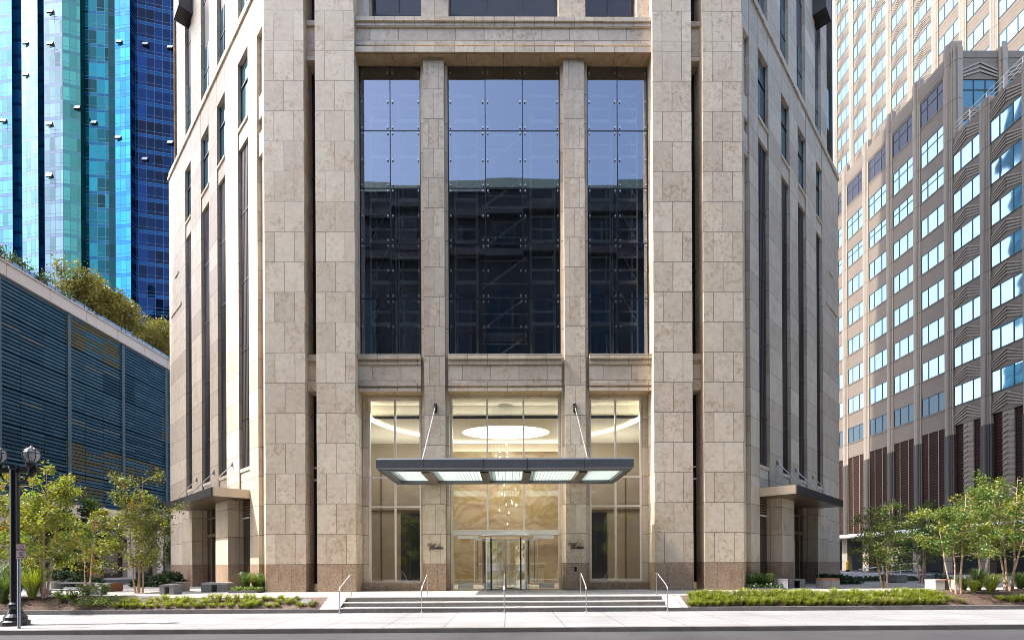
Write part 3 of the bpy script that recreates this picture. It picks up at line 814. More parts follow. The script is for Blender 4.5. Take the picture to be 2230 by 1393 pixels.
# ------------------------------------------------------------------ canopy over the entrance
cx0, cx1, cy0, cy1, cz0, cz1 = -4.42, 4.42, 17.62, 20.80, 4.28, 4.72
mb = MB(org=TORG)
prof = [(0.10, cz0), (0.0, cz0 + 0.10), (0.0, cz1 - 0.06), (0.05, cz1)]         # rounded fascia, (inset, z)
joints = [cx0, -2.78, -0.73, 0.77, 2.72, cx1]
for k in range(5):
    a, b = joints[k] + (0.008 if k else 0), joints[k + 1] - (0.008 if k < 4 else 0)
    for (i0, z0), (i1, z1) in zip(prof, prof[1:]):
        xa0 = a + (i0 if k == 0 else 0); xb0 = b - (i0 if k == 4 else 0); xa1 = a + (i1 if k == 0 else 0); xb1 = b - (i1 if k == 4 else 0)
        mb.poly([(xa0, cy0 + i0, z0), (xb0, cy0 + i0, z0), (xb1, cy0 + i1, z1), (xa1, cy0 + i1, z1)], 'canopy_grey')
for sx, X in ((-1, cx0), (1, cx1)):
    for (i0, z0), (i1, z1) in zip(prof, prof[1:]):
        q = [(X - sx * i0, cy1, z0), (X - sx * i0, cy0 + i0, z0), (X - sx * i1, cy0 + i1, z1), (X - sx * i1, cy1, z1)]
        mb.poly(q if sx < 0 else q[::-1], 'canopy_grey')
mb.box(cx0 + .06, cx1 - .06, cy0 + .06, cy0 + 0.3, cz0 + 0.02, cz1 - 0.005, 'dark_metal', skip='')          # gutter box inside the fascia
mb.box(cx0 + .06, cx0 + 0.3, cy0 + 0.3, cy1, cz0 + 0.02, cz1 - 0.005, 'canopy_grey'); mb.box(cx1 - 0.3, cx1 - .06, cy0 + 0.3, cy1, cz0 + 0.02, cz1 - 0.005, 'canopy_grey')
mb.box(cx0 + 0.3, cx1 - 0.3, cy1 - 0.34, cy1, cz0 + 0.02, cz1 - 0.005, 'canopy_grey')
can = mb.build('canopy', tower)
for k, x in enumerate((-2.78, -0.73, 0.77, 2.72)):
    mb = MB(org=TORG); mb.box(x - 0.14, x + 0.14, cy0 + 0.3, cy1 - 0.34, cz0 - 0.03, cz1 - 0.01, 'bronze' if k in (0, 3) else 'dark_metal')
    mb.build('beam', can)
for k in range(5):
    a = (cx0 + 0.3) if k == 0 else joints[k] + 0.14
    b = (cx1 - 0.3) if k == 4 else joints[k + 1] - 0.14
    mb = MB(org=TORG); mb.box(a, b, cy0 + 0.3, cy1 - 0.34, cz0 + 0.12, cz0 + 0.14, 'canopy_glass')
    mb.build('glass_panel', can)
for sx in (-1, 1):
    mb = MB(org=TORG)
    A_ = (sx * 2.82, 20.82, 7.45); B_ = (sx * 3.02, 18.6, cz1)
    mb.tube([A_, B_], 0.019, 'steel', 8); mb.tube([(sx * 2.82, 20.85, 7.45), (sx * 2.82, 20.70, 7.42)], 0.05, 'steel', 8)
    mb.box(sx * 2.82 - 0.06, sx * 2.82 + 0.06, 20.80, 20.86, 7.2, 7.55, 'dark_metal'); mb.box(sx * 3.02 - 0.04, sx * 3.02 + 0.04, 18.5, 18.7, cz1 - 0.01, cz1 + 0.06, 'dark_metal')
    mb.build('tie_rod', can)
# ------------------------------------------------------------------ canted corners
OPEN = [(1.78, 3.04), (4.80, 5.98), (7.31, 8.67), (10.57, 11.70)]
TL = 15.4
def canted(F, flip):
    def nb(): return MB(F, flip, TORG)
    tc = 'travertine_course'
    segs = [(0.75, 1.78, 0), (3.04, 4.80, 0), (5.98, 7.31, 4.25), (8.67, 10.57, 0), (11.70, TL, 0)]
    for a, b, z0 in segs:
        mb = nb(); stone_col(mb, a, b, -0.62, 0.0, z0, 24.4, 1, tc, skip='b')
        if b == TL:
            mb.box(13.2, 13.9, 0.002, 0.05, 17.9, 18.05, tc); mb.box(12.6, 14.9, 0.002, 0.05, 15.9, 16.05, tc)
        mb.build('pier', tower)
    # shallow recess by the corner, with its head and two bands
    mb = nb()
    stone_col(mb, 0.0, 0.75, -0.62, -0.16, 0.0, 22.6, 1, tc, skip='b')
    stone_col(mb, 0.0, 0.75, -0.62, -0.003, 22.6, 24.4, 1, tc, skip='b')
    stone_col(mb, 0.0, 0.16, -0.16, -0.003, 0.0, 22.6, None, tc)
    for z in (19.2, 17.7): mb.box(0.16, 0.75, -0.16, -0.06, z, z + 0.9, tc)
    mb.build('corner_recess', tower)
    for i, (a, b) in enumerate(OPEN):
        a2, b2 = a + .003, b - .003
        # stone between the openings
        mb = nb()
        mb.box(a2, b2, -0.62, -0.06, 4.2, 5.12, tc, 1); mb.box(a2, b2, -0.62, -0.02, 5.12, 5.27, tc)
        mb.build('spandrel', tower); mb = nb()
        mb.box(a2, b2, -0.62, -0.04, 19.25, 19.98, tc, 1); mb.box(a2, b2, -0.62, 0.02, 19.98, 20.1, tc)
        mb.build('spandrel', tower); mb = nb()
        mb.box(a2, b2, -0.62, -0.004, 23.0, 24.4, tc, 1)
        mb.build('spandrel', tower)
        mb = nb()
        mb.box(a2, b2, -0.62, -0.14, 5.27, 19.25, 'louver_brown', skip='b')
        for z in (7.4, 10.4, 13.4, 16.4): mb.box(a2, b2, -0.14, -0.115, z, z + 0.06, 'dark_metal')
        n = 7
        for k in range(1, n):
            x = a2 + (b2 - a2) * k / n
            mb.box(x - 0.025, x + 0.025, -0.14, -0.122, 5.29, 19.23, 'louver_brown')
        mb.build('louver', tower)
        mb = nb(); mb.box(a2, b2, -0.62, -0.16, 20.1, 23.0, 'teal_glass', skip='b'); w = mb.build('window', tower)
        mb = nb(); mb.box(a2, b2, -0.158, -0.12, 21.95, 22.03, 'dark_metal'); mb.box(a2, a2 + 0.05, -0.158, -0.13, 20.1, 23.0, 'dark_metal'); mb.box(b2 - 0.05, b2, -0.158, -0.13, 20.1, 23.0, 'dark_metal'); mb.build('window_frame', w)
    # cornice and the set-back shaft above
    mb = nb(); mb.box(0.0, TL, -0.6, 0.07, 24.4, 24.56, tc); mb.box(0.0, TL + 0.03, -0.6, 0.0, 24.56, 24.9, tc); mb.build('cornice', tower)
    for a, b in ((0.0, 1.78), (3.04, 4.80), (5.98, 7.31), (8.67, 10.57), (11.70, 13.0)):
        mb = nb(); stone_col(mb, a, b, -0.75, -0.03, 24.9, HT, 1, tc, skip='b'); mb.build('upper_pier', tower)
    for i, (a, b) in enumerate(OPEN):
        a2, b2 = a + .003, b - .003
        mb = nb(); mb.box(a2, b2, -0.75, -0.17, 24.9, 27.6, 'teal_glass', skip='b'); w = mb.build('upper_window', tower)
        mb = nb(); mb.box(a2, b2, -0.168, -0.15, 26.3, 26.35, 'dark_metal'); mb.box((a2 + b2) / 2 - .02, (a2 + b2) / 2 + .02, -0.168, -0.15, 24.92, 27.58, 'dark_metal'); mb.build('window_frame', w)
        mb = nb(); mb.box(a2, b2, -0.75, -0.17, 27.6, HT, 'louver_brown', skip='b')
        for z in range(30, 60, 3): mb.box(a2, b2, -0.169, -0.15, z, z + 0.05, 'dark_metal')
        mb.build('upper_louver', tower)
    mb = nb(); mb.box(10.15, 11.2, -0.1, 0.62, 30.6, 33.0, 'dark_metal'); mb.build('hood', tower)
    mb = nb(); mb.box(13.0, 15.3, -0.9, -0.4, 24.9, HT, 'corner_glass' if not flip else 'travertine_course', skip='b'); mb.build('corner_glazing' if not flip else 'corner_panel', tower)
    # ground floor: door recess behind the free-standing piers
    mb = nb(); mb.box(4.803, 8.667, -0.5, -0.22, 0.02, 4.2, 'dark_glass', skip='b'); d = mb.build('side_door', tower)
    mb = nb()
    for x in (5.2, 6.05, 6.9, 7.75): mb.box(x - 0.07, x + 0.07, -0.218, -0.14, 0.02, 4.2, 'bronze')
    mb.box(4.85, 8.62, -0.218, -0.15, 2.5, 2.64, 'bronze'); mb.box(4.85, 8.62, -0.218, -0.15, 3.4, 3.48, 'bronze')
    mb.build('door_frame', d)
    mb = nb()
    for x in (6.2, 6.75): mb.tube([(x, -0.09, 0.35), (x, -0.09, 2.2)], 0.03, 'steel', 6)
    mb.build('door_handle', d)
    for a, b in (OPEN[0], OPEN[3]):
        mb = nb(); mb.box(a + .003, b - .003, -0.62, -0.15, 0.02, 4.2, 'dark_glass', skip='b'); w = mb.build('shop_window', tower)
        mb = nb()
        mb.box(a + .003, b - .003, -0.148, -0.11, 3.1, 3.16, 'mullion'); mb.box(a + .003, a + .06, -0.148, -0.10, 0.02, 4.19, 'dark_metal')
        for k in range(8): mb.box(a + .06, b - .01, -0.148, -0.12, 3.25 + k * 0.11, 3.30 + k * 0.11, 'bronze')
        mb.build('window_frame', w)
    # pillars carrying the side canopy
    for a, b in ((3.04, 4.80), (8.67, 10.57)):
        mb = nb(); stone_col(mb, a, b, 0.003, 0.47, 0.0, 3.897, 1, tc, skip='b'); mb.build('canopy_pillar', tower)
    # side canopy with three tie rods
    mb = nb(); mb.box(1.80, 9.3, -0.45, 1.38, 3.90, 4.18, 'dark_metal', bot='bronze')
    mb.poly([(1.80, -0.01, 3.88), (1.80, 1.42, 3.88), (1.80, 1.42, 4.24), (1.80, -0.01, 4.24)], 'canopy_end') if False else None
    c = mb.build('side_canopy', tower)
    mb = nb(); mb.box(1.76, 1.80, 0.0, 1.42, 3.88, 4.24, 'canopy_end'); mb.box(1.76, 9.34, 1.38, 1.46, 3.88, 4.22, 'dark_metal')
    for k in range(1, 8): mb.box(1.76 + k * 0.95 - .006, 1.76 + k * 0.95 + .006, 1.461, 1.465, 3.88, 4.22, 'canopy_grey')
    mb.build('fascia', c)
    for t in (3.9, 6.6, 9.6):
        mb = nb(); tt = min(t, 9.0)
        mb.tube([(t, 0.02, 5.62), (tt + 0.1, 1.25, 4.2)], 0.022, 'steel', 6)
        mb.poly([(t - 0.02, 0.003, 5.52), (t - 0.02, 0.11, 5.54), (t - 0.02, 0.003, 5.74)], 'galvanised'); mb.poly([(t + 0.02, 0.003, 5.52), (t + 0.02, 0.11, 5.54), (t + 0.02, 0.003, 5.74)], 'galvanised')
        mb.box(t - 0.02, t + 0.02, 0.003, 0.10, 5.5, 5.53, 'galvanised')
        mb.build('tie_rod', c)
canted(FL, True)
canted(FR, False)
# the tower's core, sides, back and roof
mb = MB(org=TORG)
sh = 0.75
xs = XC + S2 * TL
yb, ye = D0 + S2 * TL, 54.0
for sx in (-1, 1):
    # canted backing
    a = (sx * (XC + 0.0), D0 + 1.06); b = (sx * (xs - 0.3), yb + 0.72)
    q = [(a[0], a[1], 0), (b[0], b[1], 0), (b[0], b[1], HT), (a[0], a[1], HT)]
    # kept behind the door recess
    mb.poly([(sx * 8.6, D0 + 1.9, 0), (sx * (xs - 1.2), yb + 1.6, 0), (sx * (xs - 1.2), yb + 1.6, HT), (sx * 8.6, D0 + 1.9, HT)], 'hall_dark')
    mb.poly([(sx * xs, yb, 0), (sx * xs, ye, 0), (sx * xs, ye, 24.6), (sx * xs, yb, 24.6)], 'travertine_course')
    mb.poly([(sx * (xs - 0.25), yb + 0.1, 24.6), (sx * (xs - 0.25), ye, 24.6), (sx * (xs - 0.25), ye, HT), (sx * (xs - 0.25), yb + 0.1, HT)], 'travertine_course')
    mb.poly([(sx * (xs - 0.1), yb + 0.1, 4.0), (sx * 8.6, D0 + 1.9, 4.0), (sx * 9.0, D0 + 0.9, 4.0), (sx * (xs - 0.1), yb, 4.0)], 'hall_dark')
mb.poly([(-xs, ye, 0), (xs, ye, 0), (xs, ye, HT), (-xs, ye, HT)], 'travertine_course')
mb.poly([(-9.4, D0 + 1.2, 60), (9.4, D0 + 1.2, 60), (9.4, D0 + 1.2, HT), (-9.4, D0 + 1.2, HT)], 'travertine')
mb.poly([(-9.4, D0 + 1.3, 23.0), (9.4, D0 + 1.3, 23.0), (9.4, D0 + 1.3, 60), (-9.4, D0 + 1.3, 60)], 'hall_dark')
mb.poly([(-9.4, D0 + .5, HT), (9.4, D0 + .5, HT), (xs - .3, yb, HT), (xs - .3, ye, HT), (-xs + .3, ye, HT), (-xs + .3, yb, HT)], 'hall_dark')
mb.build('core', tower)
# ------------------------------------------------------------------ lobby
LY0, LY1, LZ, LC = D0 + 1.3, 29.0, 8.45, 7.86
mb = MB(org=TORG)
mb.poly([(-8.3, D0 + 1.12, 0.012), (8.3, D0 + 1.12, 0.012), (8.3, LY1, 0.012), (-8.3, LY1, 0.012)], 'lobby_floor')
mb.poly([(-8.3, D0 + 1.2, LZ), (-8.3, LY1, LZ), (8.3, LY1, LZ), (8.3, D0 + 1.2, LZ)], 'plaster')
mb.box(-8.3, 8.3, 24.0, LY1, LC, LZ - .01, 'plaster'); mb.box(-8.3, 8.3, 23.94, 23.998, LC - 0.02, LC + 0.1, 'gate_blue')
mb.poly([(-8.3, LY1, 0), (8.3, LY1, 0), (8.3, LY1, LZ), (-8.3, LY1, LZ)], 'lobby_wall')
mb.poly([(-8.3, D0 + 1.2, 0), (-8.3, LY1, 0), (-8.3, LY1, LZ), (-8.3, D0 + 1.2, LZ)], 'lobby_wall'); mb.poly([(8.3, LY1, 0), (8.3, D0 + 1.2, 0), (8.3, D0 + 1.2, LZ), (8.3, LY1, LZ)], 'lobby_wall')
mb.box(-8.3, -2.6, 25.5, 25.7, 0.012, 5.6, 'lobby_wall'); mb.box(2.6, 8.3, 25.5, 25.7, 0.012, 5.6, 'lobby_wall')
for x in (-7.2, -6.2, -3.4, 3.1, 5.9, 6.9): mb.box(x, x + 0.05, 25.44, 25.497, 0.012, 5.6, 'bronze')
mb.box(-8.3, -2.6, 25.43, 25.495, 3.7, 3.76, 'bronze'); mb.box(2.6, 8.3, 25.43, 25.495, 3.7, 3.76, 'bronze')
mb.box(-5.2, -4.0, 25.40, 25.497, 0.012, 3.6, 'dark_glass'); mb.box(3.7, 5.0, 25.40, 25.497, 0.012, 3.6, 'dark_glass')
mb.build('lobby_room', tower)
def disc(mb, cx, cy, z, rx, ry, mat, n=48):
    mb.poly([(cx + rx * math.cos(-2 * math.pi * k / n), cy + ry * math.sin(-2 * math.pi * k / n), z) for k in range(n)], mat)
mb = MB(org=TORG); disc(mb, 0.0, 26.6, LC - 0.012, 2.25, 1.35, 'oval_light')
mb.build('ceiling_light', tower)
mb = MB(org=TORG)
n = 60
for k in range(n):
    t0, t1 = 2 * math.pi * k / n, 2 * math.pi * (k + 1) / n
    def e(t, r): return ((6.3 + r) * math.cos(t), 23.2 + (5.3 + r) * math.sin(t))
    if min(e(t0, 0)[1], e(t1, 0)[1]) < D0 + 1.9 or abs(e(t0, 0)[0]) < 3.2: continue
    a, b, c, d = e(t0, -0.2), e(t1, -0.2), e(t1, 0.2), e(t0, 0.2)
    mb.poly([(*d, LC - 0.05), (*c, LC - 0.05), (*b, LC - 0.05), (*a, LC - 0.05)], 'cove_light')
mb.build('cove_light', tower)
for x in (-5.2, -4.3, -1.5, 1.5, 4.3, 5.2):
    mb = MB(org=TORG); disc(mb, x, 22.6, LZ - 0.01, 0.09, 0.09, 'spot_light', 12); mb.build('downlight', tower)
for k, (x, y, e) in enumerate(((0.0, 25.6, 85), (-5.0, 23.4, 34), (5.0, 23.4, 34))):
    L = bpy.data.lights.new('lobby_lamp', 'AREA'); L.shape = 'DISK'; L.size = 2.6; L.energy = e; L.color = (1.0, 0.94, 0.85)
    o = bpy.data.objects.new('lobby_lamp', L); COL.objects.link(o); o.location = (x, y, LC - 0.3)
mb = MB(org=(0, 28.5, 0)); mb.box(-3.9, 3.9, 28.55, 28.97, 0.03, 7.3, 'mural_paint')
for x, y, sx_, sy_, e, z in ((-5.4, 27.0, 4.5, 2.2, 26, 5.75), (5.4, 27.0, 4.5, 2.2, 26, 5.75), (0.0, 28.78, 7.0, 0.3, 16, 7.32), (0.0, 23.80, 15.0, 0.08, 11, LC + 0.14)):
    L = bpy.data.lights.new('ceiling_fill', 'AREA'); L.shape = 'RECTANGLE'; L.size = sx_; L.size_y = sy_; L.energy = e; L.color = (1.0, 0.95, 0.84)  # unseen fill lights added to brighten the lobby ceiling
    o = bpy.data.objects.new('ceiling_fill', L); COL.objects.link(o); o.location = (x, y, z); o.rotation_euler = (math.pi, 0, 0)
o = mb.build('mural'); o.location = (0, 28.5, 0); tag(o, 'large tan mural of rounded rocks on the lobby back wall', 'mural')
desk = thing('reception_desk', 'pale stone reception desk inside the lobby behind the revolving door', 'desk', (0.3, 26.3, 0.012))
mb = MB(org=(0.3, 26.3, 0.012)); mb.box(-1.3, 1.9, 26.0, 26.7, 0.014, 1.05, 'desk_stone'); mb.build('desk_front', desk)
mb = MB(org=(0.3, 26.3, 0.012)); mb.box(-1.4, 2.0, 25.9, 26.8, 1.053, 1.12, 'plaster'); mb.build('counter', desk)
chand = thing('chandelier', 'cluster of small glowing drops hanging in the lobby over the entrance', 'chandelier', (0, 24.0, LZ))
mb = MB(org=(0, 24.0, LZ)); mb.lathe(0, 24.0, [(0.0, LZ - 0.03), (0.35, LZ - 0.03), (0.35, LZ - 0.005), (0, LZ - 0.005)], 'steel', 16); mb.build('ceiling_plate', chand)
rc = random.Random(3)
drop_me = None
for k in range(34):
    z = 2.9 + 3.9 * rc.random() ** 1.2; x = rc.gauss(-0.05, 0.28); y = 24.0 + rc.uniform(-0.4, 0.4)
    if drop_me is None:
        mb = MB(); mb.lathe(0, 0, [(0.0, 0.07), (0.017, 0.035), (0.03, 0.0), (0.02, -0.03), (0, -0.04)], 'pendant_light', 10)
        mb.tube([(0, 0, 0.09), (0, 0, 1.6)], 0.003, 'steel', 4)
        o = mb.build('pendant', chand); drop_me = o.data
    else:
        o = bpy.data.objects.new('pendant', drop_me); COL.objects.link(o); o.parent = chand
    o.location = (x, y - 24.0, z - LZ)
# ------------------------------------------------------------------ scaffold towers standing in the hall
def scaffold(x, d, w, label, zs, brace=None, sgn=1):
    t = thing('scaffold_tower', label, 'scaffold', (x, d, 9.5), 0, 'scaffold towers behind the tall glass')
    org = (x, d, 9.5)
    mb = MB(org=org)
    h = w / 2
    for sx in (-1, 1):
        for dy in (0, 0.9): mb.tube([(x + sx * h, d + dy, 9.5), (x + sx * h, d + dy, 20.4)], 0.036, 'scaffold_tube', 6)
    mb.build('upright', t)
    for i, z in enumerate(zs):
        mb = MB(org=org); mb.box(x - h, x + h, d - 0.02, d + 0.92, z, z + 0.05, 'board_red' if (i + int(x * 3)) % 3 else 'board_green'); mb.box(x - h, x + h, d - 0.03, d - 0.01, z - 0.05, z + 0.10, 'scaffold_tube'); mb.build('platform', t)
        mb = MB(org=org)
        for dz in (0.55, 1.08): mb.tube([(x - h, d, z + dz), (x + h, d, z + dz)], 0.038, 'scaffold_tube', 6)
        mb.build('guard_rail', t)
    if brace:
        mb = MB(org=org)
        for z in zs: mb.tube([(x - sgn * h, d + 0.05, z + 0.1), (x + sgn * h, d + 0.05, z + 1.7)], 0.022, 'scaffold_tube', 6)
        mb.build('brace', t)
    return t
ZS = [11.1, 12.85, 14.55, 16.3, 18.1, 19.6]
scaffold(-5.17, 21.6, 0.85, 'braced scaffold tower behind the outer pane of the tall window nearest the sunlit corner', ZS, True)
scaffold(-4.0, 21.6, 0.85, 'scaffold tower behind the inner pane of the tall window nearest the sunlit corner', ZS)
scaffold(-1.62, 21.6, 0.9, 'narrower scaffold tower behind one side pane of the middle tall window', ZS)
scaffold(1.62, 21.6, 1.0, 'wider scaffold tower behind the other side pane of the middle tall window', ZS)
scaffold(4.02, 21.6, 0.85, 'scaffold tower behind the inner pane of the tall window nearest the shaded corner', ZS)
scaffold(5.15, 21.6, 0.85, 'braced scaffold tower behind the outer pane of the tall window nearest the shaded corner', ZS, True, -1)
t = thing('scaffold_stair', 'zigzag scaffold stair behind the centre pane of the middle tall window', 'scaffold', (0.05, 22.3, 9.5))
mb = MB(org=(0.05, 22.3, 9.5))
for z in (9.6, 11.25, 13.0, 14.75, 16.5, 18.3): mb.tube([(-0.95, 22.3, z), (0.95, 22.3, z + 1.35)], 0.042, 'scaffold_tube', 6)
mb.build('stringer', t)
mb = MB(org=(0.05, 22.3, 9.5))
for z in (10.0, 10.6, 11.3, 11.9, 12.6, 13.2, 14.2, 15.2, 16.5, 17.0, 18.2, 19.0, 19.6): mb.tube([(-1.0, 22.3, z), (1.0, 22.3, z)], 0.028, 'scaffold_tube', 6)
mb.build('ledger', t)
mb = MB(org=(0.05, 22.3, 9.5)); mb.box(-0.95, 0.95, 22.4, 23.1, 11.05, 11.12, 'scaffold_tube'); mb.box(-0.6, 0.6, 22.4, 23.1, 15.9, 16.0, 'board_red'); mb.build('landing', t)
# ------------------------------------------------------------------ right-hand stone building, stepped; its street wall lies in the plane X = XR, facing left
XR = 42.0
def Fr(p): d, o, z = p; return (XR - o, -d, z)            # u runs towards the camera (u = -depth) so that the wall reads left to right
rbld = thing('hotel_building', 'beige precast building with ribbed piers, chevron panels, a stepped roofline and a shaded base', 'building', (XR, 48, 0))
RORG = (XR, 48, 0)
PIT, DP0 = 3.75, 48.5
def mesh_copy(o, loc, parent):
    c = o.copy(); COL.objects.link(c); c.parent = parent; c.location = loc
    return c
def place(src, parent, dx=0, dy=0, dz=0):
    c = src.copy(); COL.objects.link(c); c.parent = parent; c.location = Vector(src.location) + Vector((dx, dy, dz))
    for g in src.children:
        e = g.copy(); COL.objects.link(e); e.parent = c
    return c
def ribbed_pier(mb, d, z0, z1, mat, hw=0.48):
    """stepped pier with a half-round rib down its middle"""
    mb.box(-d - hw, -d + hw, -0.4, 0.04, z0, z1, mat, 1)
    mb.box(-d - hw * 0.62, -d + hw * 0.62, 0.04, 0.09, z0, z1, mat, 1)
    n = 6
    pts = [(-d + 0.2 * math.cos(math.pi * k / n), 0.09 + 0.10 * math.sin(math.pi * k / n)) for k in range(n + 1)]
    for (ua, oa), (ub, ob) in zip(pts, pts[1:]):
        mb.poly([(ub, ob, z0), (ua, oa, z0), (ua, oa, z1), (ub, ob, z1)], mat, smooth=True)
def chevrons(mb, ua, ub, z0, z1, o, n=4, mat='rb_pier'):
    """nested raised chevron ribs across a panel"""
    um = (ua + ub) / 2; rise = (z1 - z0) * 0.42; step = (z1 - z0 - rise) / (n + 0.6)
    for k in range(n):
        za = z0 + 0.05 + k * step; f = 0.55 + 0.45 * (k + 1) / n
        for sgn in (-1, 1):
            ue = ua if sgn < 0 else ub
            zl, zm = za, za + rise * f
            th = step * 0.58
            p = [(ue, o + 0.07, zl), (um, o + 0.07, zm), (um, o + 0.07, zm + th), (ue, o + 0.07, zl + th)]
            q = [(u, o, z) for u, _, z in p]
            if sgn > 0: p = [p[1], p[0], p[3], p[2]]; q = [q[1], q[0], q[3], q[2]]
            mb.poly(p, mat); mb.poly([q[0], q[1], p[1], p[0]], 'joint_dark'); mb.poly([p[3], p[2], q[2], q[3]], 'joint_dark')
def slab_wall(name, parent, org, frame, u0, u1, o0, o1, z0, z1, mat, nb=None):
    mb = MB(frame, False, org); mb.box(u0, u1, o0, o1, z0, z1, mat, nb); return mb.build(name, parent)
# bodies: tall mass beyond d = 48, lower mass nearer
slab_wall('body', rbld, RORG, Fr, -108, -48.1, -11.0, -0.45, 4.2, 48.6, 'rb_stone')
slab_wall('lower_body', rbld, RORG, Fr, -48.05, -20, -30.0, -0.45, 4.2, 40.6, 'rb_stone')
slab_wall('parapet', rbld, RORG, Fr, -108, -48.1, -0.445, 0.06, 47.5, 48.9, 'rb_stone')
# piers
for k in range(-1, 13):
    d = DP0 + PIT * k
    top = 49.9 if k >= 0 else 41.4
    mb = MB(Fr, False, RORG)
    ribbed_pier(mb, d, 13.0, top, 'rb_pier')
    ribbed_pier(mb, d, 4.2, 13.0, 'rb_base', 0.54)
    mb.box(-d - 0.5, -d + 0.5, -0.4, 0.2, -0.5, 4.2, 'rb_pier', 1)
    mb.build('pier', rbld)
for k in (-2, -3, -4):
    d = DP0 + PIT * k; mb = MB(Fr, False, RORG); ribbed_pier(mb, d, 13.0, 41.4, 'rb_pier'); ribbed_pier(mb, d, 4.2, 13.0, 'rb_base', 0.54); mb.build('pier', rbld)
ZW = [(15.6 + 3.6 * k, 1.85) for k in range(7)] + [(40.6, 2.35), (44.75, 2.45)]
proto_w = {}
def rb_window(parent, org, frame, d0, d1, z0, h, mat, o=-0.30, cross=False):
    """window from depth d0 (near) to d1 (far); pane is the part, its bars a sub-part"""
    ua, ub = -d1, -d0
    mb = MB(frame, False, org); mb.poly([(ua, o, z0), (ub, o, z0), (ub, o, z0 + h), (ua, o, z0 + h)], mat)
    w = mb.build('window', parent)
    mb = MB(frame, False, org)
    n = 3
    for f in (0.0, 0.30, 0.72, 1.0):
        u = ua + (ub - ua) * f
        mb.box(max(ua, u - 0.035), min(ub, u + 0.035), o, o + 0.04, z0, z0 + h, 'frame_teal')
    mb.box(ua, ub, o, o + 0.035, z0, z0 + 0.05, 'frame_teal'); mb.box(ua, ub, o, o + 0.035, z0 + h - 0.06, z0 + h, 'frame_teal')
    if cross: mb.box(ua, ub, o, o + 0.045, z0 + h * 0.62, z0 + h * 0.62 + 0.05, 'frame_teal')
    mb.build('window_frame', w)
    return w
rw = random.Random(7)
for k in range(0, 7):
    dn, df = DP0 + PIT * k + 0.50, DP0 + PIT * (k + 1) - 0.50
    zb = [z for z, h in ZW] ; 
    for i, (z, h) in enumerate(ZW):
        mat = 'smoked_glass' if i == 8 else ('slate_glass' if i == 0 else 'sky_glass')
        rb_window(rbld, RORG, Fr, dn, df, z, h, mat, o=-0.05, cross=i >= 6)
    # spandrels between the windows
    zz = [13.8] + [v for z, h in ZW for v in (z, z + h)] + [47.5]
    for a, b in zip(zz[0::2], zz[1::2]):
        mb = MB(Fr, False, RORG)
        mb.box(-df, -dn, -0.44, 0.0, a, b, 'rb_stone')
        mb.box(-df, -dn, 0.0, 0.04, b - 0.16, b - 0.02, 'rb_stone')
        mb.build('spandrel', rbld)
    mb = MB(Fr, False, RORG)
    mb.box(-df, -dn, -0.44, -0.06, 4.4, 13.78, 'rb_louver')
    for f in (0.3, 0.72): u = -df + (df - dn) * f; mb.box(u - 0.04, u + 0.04, -0.06, 0.0, 4.4, 13.78, 'rb_pier')
    mb.build('louver_panel', rbld)
for k in (-1, -2, -3, -4):
    dn, df = DP0 + PIT * k + 0.50, DP0 + PIT * (k + 1) - 0.50
    for i, (z, h) in enumerate(ZW[:7]): rb_window(rbld, RORG, Fr, dn, df, z, h, 'sky_glass', o=-0.05)
    zz = [13.8] + [v for z, h in ZW[:7] for v in (z, z + h)] + [40.9]
    for a, b in zip(zz[0::2], zz[1::2]):
        mb = MB(Fr, False, RORG)
        mb.box(-df, -dn, -0.44, -0.06, a, b, 'rb_stone'); chevrons(mb, -df, -dn, a, b, -0.06); mb.build('chevron_panel', rbld)
    mb = MB(Fr, False, RORG)
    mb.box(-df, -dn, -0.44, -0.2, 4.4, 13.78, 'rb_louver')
    um = -(df + dn) / 2
    z = 4.5
    while z < 13.3:
        chevrons(mb, um - 0.5, um + 0.5, z, z + 0.42, -0.12, 1); z += 0.46
    mb.box(um - 0.52, um + 0.52, -0.2, -0.12, 4.4, 13.78, 'rb_pier')
    mb.build('louver_panel', rbld)
# the wall of the tall mass that faces the street, above the lower roof
def Ff2(p): return (p[0], 48.08 - p[1], p[2])
mb = MB(Ff2, False, RORG)
for x in (42.45, 46.7, 50.9): mb.box(x - 0.42, x + 0.42, -0.3, 0.25, 40.6, 49.2, 'rb_pier', 1); mb.box(x - 0.2, x + 0.2, 0.25, 0.4, 40.6, 49.6, 'rb_pier', 1)
mb.build('pier', rbld)
for xa, xb in ((42.88, 46.27), (47.13, 50.4)):
    for z, h in ((40.9, 1.6), (43.7, 2.6)):
        mb = MB(Ff2, False, RORG); mb.poly([(xa, 0.02, z), (xb, 0.02, z), (xb, 0.02, z + h), (xa, 0.02, z + h)], 'teal_glass'); w = mb.build('window', rbld)
        mb = MB(Ff2, False, RORG)
        for f in (0, 0.34, 0.67, 1.0): x = xa + (xb - xa) * f; mb.box(x - 0.03, x + 0.03, 0.02, 0.07, z, z + h, 'dark_metal')
        mb.box(xa, xb, 0.02, 0.065, z + h * 0.62, z + h * 0.62 + 0.05, 'dark_metal'); mb.build('window_frame', w)
    for a, b in ((42.5, 43.7), (46.3, 48.3)):
        mb = MB(Ff2, False, RORG); mb.box(xa, xb, -0.1, 0.08, a, b, 'rb_stone'); chevrons(mb, xa, xb, a + 0.1, b - 0.1, 0.08, 3); mb.build('chevron_panel', rbld)
slab_wall('parapet', rbld, RORG, Ff2, 42.0, 55.0, -0.3, 0.12, 48.3, 48.95, 'rb_stone')
